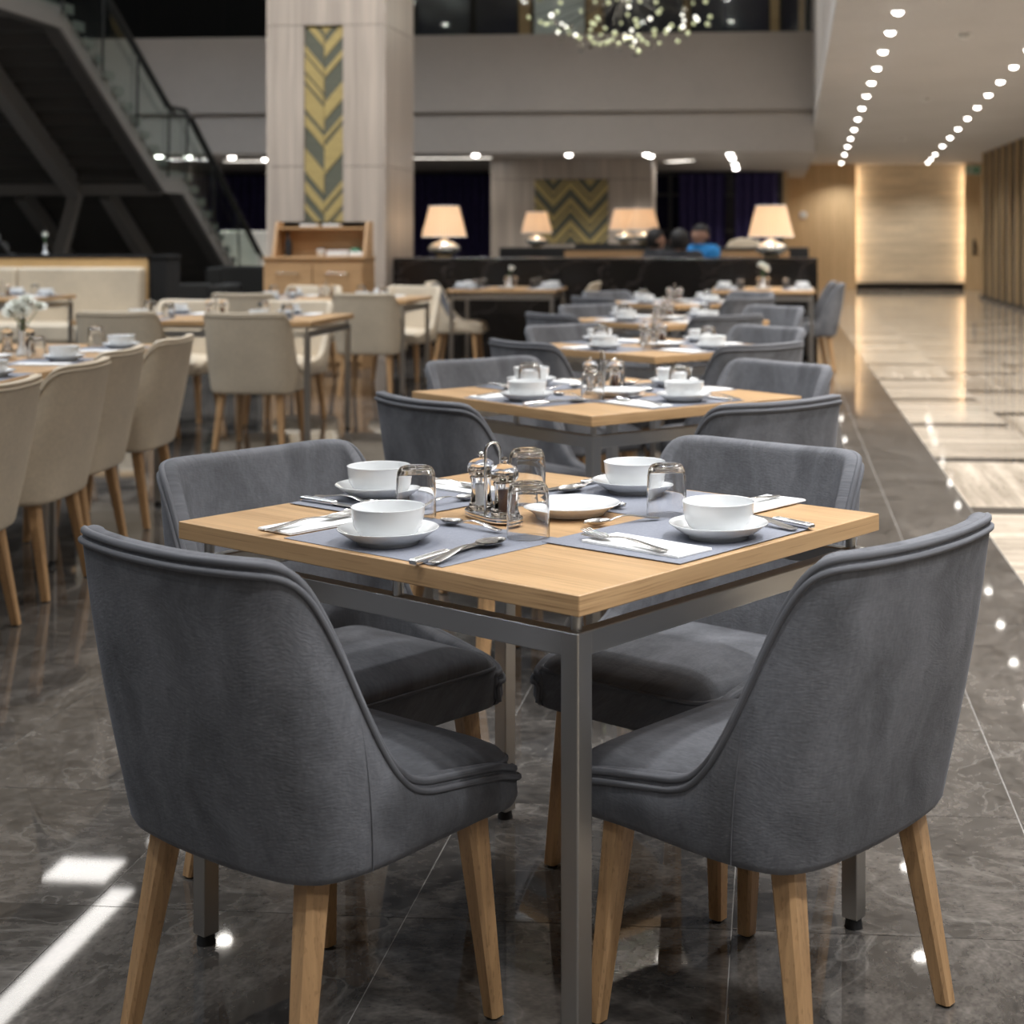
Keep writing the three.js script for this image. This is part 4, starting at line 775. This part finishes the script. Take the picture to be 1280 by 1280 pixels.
place(smallLamp, 'table_lamp', -1.99, 20.78, 1.1455, 0, 'smaller table lamp right of the chevron panel, left of an overlapping pair', 'lamp', 'smaller lamps on the reception desk');
place(smallLamp, 'table_lamp', -1.70, 20.35, 1.1455, 0, 'smaller table lamp right of the chevron panel, right of an overlapping pair', 'lamp', 'smaller lamps on the reception desk');

// ---------------------------------------------------------------- downlights: a ring, a glowing lens, a spot just below it
function downlight(x, h, d, r, cd, ang, pen, col, label, cat, group, soft = 3) {
  const k = 'r' + r; downlight.made ??= new Map();
  if (!downlight.made.has(k)) downlight.made.set(k, [lathe([[r, 0], [r * 1.22, -0.004], [r * 1.25, -0.010], [r * 1.1, -0.014], [r, -0.008], [r, 0]], 28), lathe([[0, -r * 0.82], [r * 0.38, -r * 0.78], [r * 0.7, -r * 0.6], [r * 0.9, -r * 0.32], [r * 0.99, -0.004], [r * 0.99, -0.001], [0, -0.001]], 28)]);
  const [ring, lens] = downlight.made.get(k), t = proto();
  part('trim_ring', ring, M.white, t); part('light_lens', lens, M.lens, t);
  const L = new THREE.SpotLight(col, cd, 0, ang, pen, 2); L.position.set(0, -r - 0.03, 0); L.target.position.set(0, -3, 0); L.castShadow = true; L.shadow.radius = soft; t.add(L, L.target);
  return place(t, 'downlight', x, d, h, 0, label, cat, group);
}
const ORD = ['first', 'second', 'third', 'fourth', 'fifth', 'sixth', 'seventh', 'eighth', 'ninth', 'tenth', 'eleventh', 'twelfth', 'thirteenth', 'fourteenth', 'fifteenth', 'sixteenth', 'seventeenth', 'eighteenth', 'nineteenth', 'twentieth', 'twenty-first', 'twenty-second', 'twenty-third', 'twenty-fourth'];
const row1 = [36, 32.2, 29.3, 26.9, 24.6, 22.4, 20.5, 18.7, 17.1, 15.6, 14.2, 12.86, 11.7, 10.5, 9.2, 7.9, 6.6, 5.3, 4.0, 2.6, 1.2, -0.6, -2.4], row2 = [35.8, 34.3, 32.3, 29.3, 26.8, 24.6, 22.4, 20.5, 18.7, 17.1, 15.6, 14.2, 12.9, 11.6, 10.3, 9.0, 7.7, 6.4, 5.1, 3.6, 1.8, 0, -2];
row1.forEach((d, i) => downlight(0.888 + (d - 11.7) * 0.0239, 2.9, d, 0.042, CORRIDOR_CD, 1.15, 0.6, d < 5 ? SOFT_COOL : NEUTRAL, `${ORD[i]} round downlight of the left corridor ceiling row, counted from the far wall`, 'downlight', 'corridor downlights, left row'));
row2.forEach((d, i) => downlight(2.30 + (d - 15.7) * 0.0538, 2.9, d, 0.042, CORRIDOR_CD, 1.15, 0.6, d < 5 ? SOFT_COOL : NEUTRAL, `${ORD[i]} round downlight of the right corridor ceiling row, counted from the far wall`, 'downlight', 'corridor downlights, right row'));
for (const [x, d, w, l, n] of [[-9.15, 15.8, 0.34, 11.6, 'long white linear light on the high hall ceiling at left'], [-10.0, 22.2, 0.95, 0.8, 'square light panel on the high hall ceiling above the staircase'], [-9.1, 23.6, 0.8, 0.7, 'further square light panel on the high hall ceiling near the gallery']]) {
  const t = proto(); part('panel_frame', rbox(w + 0.06, 0.04, l + 0.06, 0.005, 0, -0.021, 0), M.white, t); part('panel_diffuser', box(w, 0.006, l, 0, -0.045, 0), M.strip, t);
  const a = new THREE.RectAreaLight(HALL, 2.2, w, l); a.position.set(0, -0.055, 0); a.rotation.x = -Math.PI / 2; t.add(a);
  place(t, 'ceiling_light', x, d, 8.0, 0, n, 'light');
}
{ // high ceiling of the hall
  const LINE = ['far left', 'left', 'middle', 'right'], DEPTH = [0.5, 5.2, 9.0, 12.6, 16.4, 20.2];
  [-10.5, -7.2, -4.2, -1.4].forEach((x, i) => DEPTH.forEach((d, j) => downlight(x, 8.0, d, 0.10, j < 2 ? (x < -3 ? 1.5 : 1) * NEAR_CD : ATRIUM_CD, j < 2 ? 1.22 : 1.05, 0.5, x < -6 ? COOL : HALL, `round downlight of the high hall ceiling, line ${LINE[i]}, ${ORD[j]} from the camera`, 'downlight', 'hall ceiling downlights', 5)));
  // two spots that wash the stone column
  for (const [x, d, n] of [[-4.9, 10.9, 'left round spotlight of the high hall ceiling turned to the stone column'], [-2.6, 11.6, 'right round spotlight of the high hall ceiling turned to the stone column']]) {
    const t = proto(), aim = new THREE.Vector3(-4.4 - x, 2.4 - 7.8, -(15.7 - d)).normalize(), q = new THREE.Quaternion().setFromUnitVectors(new THREE.Vector3(0, -1, 0), aim);
    part('bracket', new THREE.CylinderGeometry(0.012, 0.012, 0.14, 10).translate(0, -0.07, 0), M.blackMetal, t);
    part('housing', new THREE.CylinderGeometry(0.055, 0.055, 0.16, 20, 1).applyQuaternion(q).translate(0, -0.2, 0), M.blackMetal, t);
    part('light_lens', new THREE.CylinderGeometry(0.05, 0.05, 0.006, 20).translate(0, -0.085, 0).applyQuaternion(q).translate(0, -0.2, 0), M.lens, t);
    const L = new THREE.SpotLight(HALL, COLUMN_CD, 0, 0.36, 0.8, 2); L.position.copy(aim).multiplyScalar(0.12).add(new THREE.Vector3(0, -0.2, 0)); L.target.position.copy(L.position).add(aim); L.castShadow = true; L.shadow.radius = 4; t.add(L, L.target);
    place(t, 'spotlight', x, d, 8.0, 0, n, 'spotlight');
  }
}
for (const [x, n] of [[-3.85, 'round downlight above the gallery walkway at the chandelier'], [-0.6, 'round downlight above the gallery walkway at the right'], [-7.5, 'round downlight above the gallery walkway left of the column']]) downlight(x, 8.0, 26.6, 0.08, 10, 0.7, 0.6, HALL, n, 'downlight', 'gallery downlights');
[[-10.19, 25.5, 'nearer downlight seen through the stair glass'], [-9.74, 25.6, 'second downlight seen through the stair glass'], [-9.08, 25.85, 'left downlight below the gallery beside the light strip'], [-8.75, 26.6, 'right downlight below the gallery beside the light strip'], [-4.88, 25.5, 'downlight below the gallery above the left big lamp'], [-3.35, 25.5, 'downlight above the chevron wall panel'], [-2.08, 25.5, 'nearer downlight above the right end of the wide pier'], [-2.06, 26.0, 'further downlight above the right end of the wide pier'],
  [-0.74, 25.6, 'first downlight of the short row below the gallery at right'], [-0.74, 26.84, 'second downlight of the short row below the gallery at right'], [-0.75, 29.25, 'third downlight of the short row below the gallery at right'], [-0.78, 31.0, 'fourth downlight of the short row below the gallery at right']]
  .forEach(([x, d, n]) => downlight(x, 2.58, d, 0.06, SOFFIT_CD, 1.1, 0.6, NEUTRAL, n, 'downlight', 'downlights below the gallery'));
for (const [x0, x1, d, deg, w, n] of [[-9.6, -8.55, 27.0, 0, 0.14, 'white light strip below the gallery left of the stone column'], [-6.1, -4.75, 26.2, 0, 0.10, 'white light strip below the gallery right of the stone column'], [-2.0, -1.35, 27.6, -55, 0.20, 'slanting white light strip right of the wide stone pier']]) {
  const t = proto(), L = x1 - x0; part('strip_housing', rbox(L + 0.02, 0.03, w + 0.03, 0.004, 0, -0.016, 0), M.white, t); part('strip_diffuser', box(L, 0.006, w, 0, -0.034, 0), M.strip, t);
  const a = new THREE.RectAreaLight(NEUTRAL, 22, L, w); a.position.set(0, -0.042, 0); a.rotation.x = -Math.PI / 2; t.add(a);
  place(t, 'light_strip', (x0 + x1) / 2, d, 2.58, deg * Math.PI / 180, n, 'light');
}
for (const [x, d, n] of [[1.53, 13.1, 'smoke detector on the corridor ceiling nearest the camera'], [1.79, 19.2, 'smoke detector at the middle of the corridor ceiling'], [2.14, 27.2, 'smoke detector on the corridor ceiling furthest away']]) {
  const t = proto(); part('detector_base', lathe([[0, 0], [0.06, 0], [0.062, -0.012], [0, -0.012]], 28), M.white, t); part('detector_head', lathe([[0, -0.012], [0.045, -0.012], [0.04, -0.032], [0.02, -0.04], [0, -0.04]], 28), M.white, t); place(t, 'smoke_detector', x, d, 2.9, 0, n, 'detector');
}
{ // exit sign, wall disc, door handle
  const t = proto(); part('sign_box', rbox(0.36, 0.2, 0.06, 0.006, 0, 0, 0), M.white, t); part('sign_face', box(0.33, 0.17, 0.006, 0, 0, 0.032), M.signGreen, t);
  const man = new THREE.Shape([[-0.02, 0.02], [0.03, 0.03], [0.05, 0.0], [0.035, -0.01], [0.01, 0.005], [0.02, -0.03], [0.05, -0.06], [0.035, -0.068], [0, -0.03], [-0.03, -0.06], [-0.06, -0.05], [-0.03, -0.03], [-0.02, 0.0], [-0.05, -0.01]].map((p) => new THREE.Vector2(...p))), mg = new THREE.ExtrudeGeometry(man, { depth: 0.003, bevelEnabled: false }); mg.translate(-0.05, 0, 0.035);
  part('running_figure', metreUV(mg), M.white, t); part('figure_head', new THREE.CylinderGeometry(0.016, 0.016, 0.003, 16).rotateX(Math.PI / 2).translate(-0.03, 0.048, 0.0365), M.white, t);
  part('sign_rod', box(0.012, 0.06, 0.012, 0, 0.13, 0), M.white, t); place(t, 'exit_sign', 4.46, 36.55, 2.74, 0, 'small green exit sign hanging at the far right end of the corridor', 'sign');
  const k = proto(); part('disc', lathe([[0, 0], [0.09, 0], [0.09, 0.02], [0.07, 0.03], [0, 0.03]], 32).rotateX(Math.PI / 2), M.white, k); part('disc_centre', lathe([[0, 0.03], [0.03, 0.03], [0.03, 0.036], [0, 0.036]], 24).rotateX(Math.PI / 2), M.chrome, k); place(k, 'wall_speaker', 0.62, 36.799, 1.72, 0, 'round white wall disc on the pale wood end wall', 'wall disc');
  const h = proto(); part('lever', rbox(0.04, 0.26, 0.03, 0.006, 0, 0, 0.05), M.black, h); part('rose', box(0.06, 0.36, 0.02, 0, 0, 0.011), M.blackMetal, h); place(h, 'door_handle', 4.52, 36.799, 0.98, 0, 'dark door handle on the narrow wood panel at the corridor end', 'handle');
}
// ---------------------------------------------------------------- chandelier: glass drops on thin rods
{
  const t = proto(), ball = new THREE.SphereGeometry(0.024, 14, 10), leafShape = new THREE.Shape([[0, 0], [0.05, 0.02], [0.09, 0], [0.05, -0.02]].map((p) => new THREE.Vector2(...p)));
  const glow = std({ color: new THREE.Color(0.7, 0.74, 0.55), roughness: 0.25, metalness: 0.3, emissive: new THREE.Color(0.85, 0.92, 0.45), emissiveIntensity: 0.34 }), bright = std({ color: 0xffffff, roughness: 0.3, emissive: new THREE.Color(1.0, 0.97, 0.85), emissiveIntensity: 1.8 }), clear = phys({ color: new THREE.Color(1, 1, 0.95), transmission: 1, thickness: 0.03, ior: 1.5, roughness: 0.02 });
  part('canopy', lathe([[0, 3.6], [0.4, 3.6], [0.4, 3.65], [0, 3.65]], 32), M.chrome, t); part('rod', new THREE.CylinderGeometry(0.02, 0.02, 3.0, 10).translate(0, 2.1, 0), M.chrome, t);
  part('hub', new THREE.SphereGeometry(0.14, 20, 14).translate(0, 0.62, 0), M.blackMetal, t);
  let n = 0;
  for (let i = 0; i < 240 && n < 210; i++) {
    const a = rnd() * Math.PI * 2, e = rr(-1.35, 0.9), R = rr(0.72, 1.0), x = 1.36 * R * Math.cos(e) * Math.cos(a), y = 0.62 + 0.82 * R * Math.sin(e), z = 1.1 * R * Math.cos(e) * Math.sin(a);
    const m = part('glass_drop', ball, rnd() < 0.10 ? bright : rnd() < 0.6 ? glow : clear, t); m.position.set(x, y, z); m.scale.setScalar(rr(0.75, 1.2)); n++;
    if (i % 3 === 0) part('arm', bar([0, 0.62, 0], [x * 0.97, mix(0.62, y, 0.97), z * 0.97], 0.006), M.blackMetal, t);
    if (i % 5 === 0) { const g = new THREE.ExtrudeGeometry(leafShape, { depth: 0.004, bevelEnabled: false }); g.rotateX(rnd() * 3); g.rotateY(rnd() * 6); g.translate(x, y - 0.05, z); part('leaf', metreUV(g), M.blackMetal, t); }
  }
  const L = new THREE.PointLight(new THREE.Color(1, 0.93, 0.78), 1.5, 0, 2); L.position.set(0, 0.3, 0); L.shadow.radius = 10; L.castShadow = true; t.add(L);
  place(t, 'chandelier', -1.93, 20, 3.76, 0, 'large chandelier of small glass drops hanging from the high ceiling', 'chandelier');
}
// ---------------------------------------------------------------- staircase rising towards the camera on the left
{
  const t = structureGroup('staircase'); t.userData = {}; tag(t, 'dark steel staircase with glass sides rising at the left', 'staircase');
  const X = -7.6, XL = -10.7, th = 0.07, low = [[22.75, 0.0], [19.8, 1.79], [19.2, 1.79], [16.3, 3.47], [14.6, 3.5]], up = [[22.75, 0.24], [19.72, 2.07], [19.12, 2.07], [16.22, 3.73], [14.6, 3.74]];
  const stringer = (x) => { const s = new THREE.Shape([...low, ...[...up].reverse()].map((p) => new THREE.Vector2(-p[0], p[1]))), g = new THREE.ExtrudeGeometry(s, { depth: th, bevelEnabled: false }); g.rotateY(-Math.PI / 2); g.translate(x, 0, 0); const m = new THREE.Matrix4().makeScale(1, 1, 1); g.applyMatrix4(m); return metreUV(g); };
  // the extrusion lies along x; shape x runs along world z
  const fix = (g) => { g.computeBoundingBox(); return g; };
  part('stringer', fix(stringer(X)), M.stairMetal, t); part('stringer', fix(stringer(XL)), M.stairMetal, t);
  const flange = (x) => { for (let k = 0; k < 4; k++) part('stringer_flange', bar([x, low[k][1] + 0.01, -low[k][0]], [x, low[k + 1][1] + 0.01, -low[k + 1][0]], 0.16, 0.02), M.stairDark, t); };
  flange(X - 0.12); flange(XL + 0.02);
  const flight = (d0, h0, d1, h1, n) => { for (let i = 0; i < n; i++) { const da = mix(d0, d1, i / n), db = mix(d0, d1, (i + 1) / n), h = mix(h0, h1, (i + 1) / n); const tr = join([box(X - XL - 0.1, 0.045, Math.abs(db - da) + 0.03, (X + XL) / 2, h - 0.02, -(da + db) / 2), box(X - XL - 0.1, (h1 - h0) / n, 0.02, (X + XL) / 2, h - (h1 - h0) / n / 2 - 0.02, -da)]); part('tread', tr, M.stairDark, t); const e = (h1 - h0) / n; part('tread_end', box(0.03, 0.10, Math.abs(db - da), X + 0.012, h + 0.01, -(da + db) / 2), M.stairMetal, t); } };
  flight(22.7, 0.10, 19.8, 2.0, 12); flight(19.2, 2.0, 16.3, 3.68, 11);
  part('landing', bbox(XL, X - 0.02, 1.93, 2.0, 19.15, 19.85), M.stairDark, t); part('landing', bbox(XL, X - 0.02, 3.6, 3.68, 14.6, 16.35), M.stairDark, t);
  part('support_beam', bbox(XL, X - 0.1, 1.76, 1.90, 19.22, 19.36), M.stairMetal, t);
  part('support_beam', bar([-8.8, 1.84, -19.25], [-8.75, 3.42, -16.4], 0.17, 0.24), M.stairMetal, t);
  part('support_beam', bar([-8.62, 1.80, -19.8], [-8.62, 0.1, -22.4], 0.15, 0.2), M.stairMetal, t); part('support_beam', bar([-9.75, 1.80, -19.8], [-9.75, 0.1, -22.4], 0.15, 0.2), M.stairMetal, t);
  part('support_leg', bar([-8.78, 1.84, -19.3], [-9.28, 0.0, -19.3], 0.14), M.stairMetal, t); part('support_leg', bar([-10.25, 1.84, -19.3], [-9.75, 0.0, -19.3], 0.14), M.stairMetal, t);
  // glass side with two rails
  const gx = X + 0.05, rail = [[22.6, 1.0], [19.75, 2.86], [19.15, 2.86], [16.25, 4.58], [14.6, 4.6]];
  for (let k = 0; k < 4; k++) {
    const [da, ha] = up[k], [db, hb] = up[k + 1], ra = rail[k], rb = rail[k + 1], n = k === 1 ? 1 : k === 3 ? 1 : 3;
    for (let i = 0; i < n; i++) { const f = (i + 0.02) / n, g = (i + 0.98) / n, q = (a, b, s) => mix(a, b, s), pts = [[q(da, db, f), q(ha, hb, f) - 0.05], [q(da, db, g), q(ha, hb, g) - 0.05], [q(ra[0], rb[0], g), q(ra[1], rb[1], g)], [q(ra[0], rb[0], f), q(ra[1], rb[1], f)]];
      const s = new THREE.Shape(pts.map((p) => new THREE.Vector2(-p[0], p[1]))), e = new THREE.ExtrudeGeometry(s, { depth: 0.012, bevelEnabled: false }); e.rotateY(-Math.PI / 2); e.translate(gx, 0, 0); part('glass_panel', metreUV(e), M.pane, t);
      part('rail_post', bar([gx + 0.03, pts[0][1] - 0.05, -pts[0][0]], [gx + 0.03, pts[3][1] - 0.02, -pts[3][0]], 0.022), M.blackMetal, t); }
  }
  for (let k = 0; k < 4; k++) { part('handrail', tube([[gx, rail[k][1], -rail[k][0]], [gx, rail[k + 1][1], -rail[k + 1][0]]], 0.028, 2, 8), M.blackMetal, t); part('handrail', tube([[gx + 0.09, rail[k][1] - 0.10, -rail[k][0]], [gx + 0.09, rail[k + 1][1] - 0.10, -rail[k + 1][0]]], 0.022, 2, 8), M.blackMetal, t); }
}
// ---------------------------------------------------------------- people sitting behind the marble counter
function person(x, d, turn, H, top, label, lean) {
  // joints of a seated figure, metres above the floor; radius with each
  const S = H / 1.29, J = {
    head: [0, 1.19, 0.00, 0.088], crown: [0, 1.235, 0.008, 0.085], chin: [0, 1.125, -0.045, 0.045], neck: [0, 1.06, 0.01, 0.052], chest: [0, 0.88, 0.01, 0.125], belly: [0, 0.68, 0.0, 0.118], hip: [0, 0.54, 0.02, 0.13],
    shL: [-0.185, 0.99, 0.01, 0.062], shR: [0.185, 0.99, 0.01, 0.062], elL: [-0.235, 0.74, -0.06, 0.045], elR: [0.235, 0.74, -0.06, 0.045], wrL: [-0.15, 0.72, -0.29, 0.030], wrR: [0.15, 0.72, -0.29, 0.030], haL: [-0.13, 0.715, -0.37, 0.028], haR: [0.13, 0.715, -0.37, 0.028],
    hpL: [-0.095, 0.52, 0.0, 0.088], hpR: [0.095, 0.52, 0.0, 0.088], knL: [-0.13, 0.52, -0.42, 0.062], knR: [0.13, 0.52, -0.42, 0.062], anL: [-0.13, 0.09, -0.40, 0.042], anR: [0.13, 0.09, -0.40, 0.042], toL: [-0.14, 0.045, -0.55, 0.036], toR: [0.14, 0.045, -0.55, 0.036], nose: [0, 1.175, -0.095, 0.016], earL: [-0.088, 1.18, 0.0, 0.016], earR: [0.088, 1.18, 0.0, 0.016],
  };
  for (const k in J) { J[k] = J[k].map((v) => v * S); if (J[k][1] > 0.6) { J[k][0] += lean * (J[k][1] - 0.55); } }
  const bones = [['head', 'crown'], ['head', 'chin'], ['head', 'neck'], ['neck', 'chest'], ['chest', 'belly'], ['belly', 'hip'], ['shL', 'shR'], ['shL', 'chest'], ['shR', 'chest'], ['shL', 'elL'], ['elL', 'wrL'], ['wrL', 'haL'], ['shR', 'elR'], ['elR', 'wrR'], ['wrR', 'haR'], ['hip', 'hpL'], ['hip', 'hpR'], ['hpL', 'knL'], ['knL', 'anL'], ['anL', 'toL'], ['hpR', 'knR'], ['knR', 'anR'], ['anR', 'toR'], ['nose', 'nose'], ['earL', 'earL'], ['earR', 'earR']];
  const field = (list, grow, res, half, cy, keep) => {
    const mc = new MarchingCubes(res, new THREE.MeshStandardMaterial(), false, false, 200000); mc.isolation = 0;
    for (let k = 0; k < res; k++) for (let j = 0; j < res; j++) for (let i = 0; i < res; i++) {
      const p = [((i - res / 2) / (res / 2)) * half, ((j - res / 2) / (res / 2)) * half + cy, ((k - res / 2) / (res / 2)) * half]; let acc = 0;
      for (const [a, b] of list) { const A = J[a], B = J[b], dx = B[0] - A[0], dy = B[1] - A[1], dz = B[2] - A[2], L2 = dx * dx + dy * dy + dz * dz || 1e-9, t = clamp(((p[0] - A[0]) * dx + (p[1] - A[1]) * dy + (p[2] - A[2]) * dz) / L2, 0, 1); const dist = Math.hypot(p[0] - A[0] - dx * t, p[1] - A[1] - dy * t, p[2] - A[2] - dz * t) - mix(A[3], B[3], t) - grow; acc += Math.exp(-dist * 55); }
      let v = acc > 0 ? -Math.log(acc) / 55 : 1; if (keep) v = Math.max(v, keep(p)); mc.field[i + j * res + k * res * res] = -v;
    }
    mc.update(); const n = mc.count, g = new THREE.BufferGeometry(), pos = mc.positionArray.slice(0, n * 3), nor = mc.normalArray.slice(0, n * 3);
    for (let i = 0; i < n; i++) { pos[i * 3] *= half; pos[i * 3 + 1] = pos[i * 3 + 1] * half + cy; pos[i * 3 + 2] *= half; }
    g.setAttribute('position', new THREE.BufferAttribute(pos, 3)); g.setAttribute('normal', new THREE.BufferAttribute(nor, 3)); return g;
  };
  const t = proto(), body = part('body', field(bones, 0, 84, 0.72, 0.66), M.skin, t);
  part('clothes', field(bones, 0.016, 84, 0.72, 0.66, (p) => Math.max(p[1] - 1.088 * S, 0.10 * S - p[1], Math.min(-0.29 * S - p[2], p[1] - 0.66 * S, 0.79 * S - p[1]))), top, t);
  part('hair', field([['head', 'crown'], ['head', 'neck']], 0.014, 60, 0.2, 1.2 * S, (p) => Math.max(Math.min(-0.02 * S - p[2], 1.245 * S - p[1]), 1.10 * S - p[1])), M.hair, t);
  for (const s of [-1, 1]) part('eye', new THREE.SphereGeometry(0.009 * S, 10, 8).translate(J.head[0] + s * 0.032 * S, 1.195 * S, -0.082 * S), M.black, body);
  place(t, 'person', x, d, 0, turn, label, 'person');
  const st = proto(); part('stool_seat', lathe([[0, 0.37], [0.17, 0.37], [0.18, 0.375], [0.18, 0.39], [0.16, 0.40], [0, 0.40]], 24).scale(1, S, 1), M.black, st); part('stool_post', new THREE.CylinderGeometry(0.025, 0.025, 0.38, 12).translate(0, 0.2 * S, 0), M.chrome, st); part('stool_base', lathe([[0, 0], [0.2, 0], [0.2, 0.015], [0.03, 0.03], [0, 0.03]], 24), M.chrome, st);
  place(st, 'stool', x, d, 0, 0, label.replace(/^person/, 'round stool under the person'), 'stool');
}
person(-1.09, 17.95, 0.15, 1.29, M.suit, 'person in dark clothes seen from behind over the counter', 0);
person(-1.43, 18.72, -1.2, 1.30, M.suit, 'person in dark clothes turned sideways, behind the one seen from behind', 0.05);
person(-1.00, 19.78, 2.6, 1.36, M.blueShirt, 'person in a bright blue shirt facing the counter', -0.10);
{ const b = proto(); part('backrest', cushion(0.28, 0.06, 2.2, [[0, 0.62], [0.9, 0.62], [1, 0.7], [1, 0.95], [0.93, 1.08], [0.7, 1.18], [0.3, 1.215], [0, 1.22]], 40), M.hide, b); part('seat', rbox(0.5, 0.1, 0.5, 0.04, 0, 0.5, -0.25), M.hideWhite, b); part('pedestal', new THREE.CylinderGeometry(0.04, 0.2, 0.45, 20).translate(0, 0.225, -0.25), M.chrome, b); place(b, 'office_chair', -0.42, 21.2, 0, 0, 'pale rounded chair back behind the desk near the right lamp', 'chair'); }
scene.environment = null;
camera.updateMatrixWorld(); scene.updateMatrixWorld(true);
renderer.render(scene, camera);
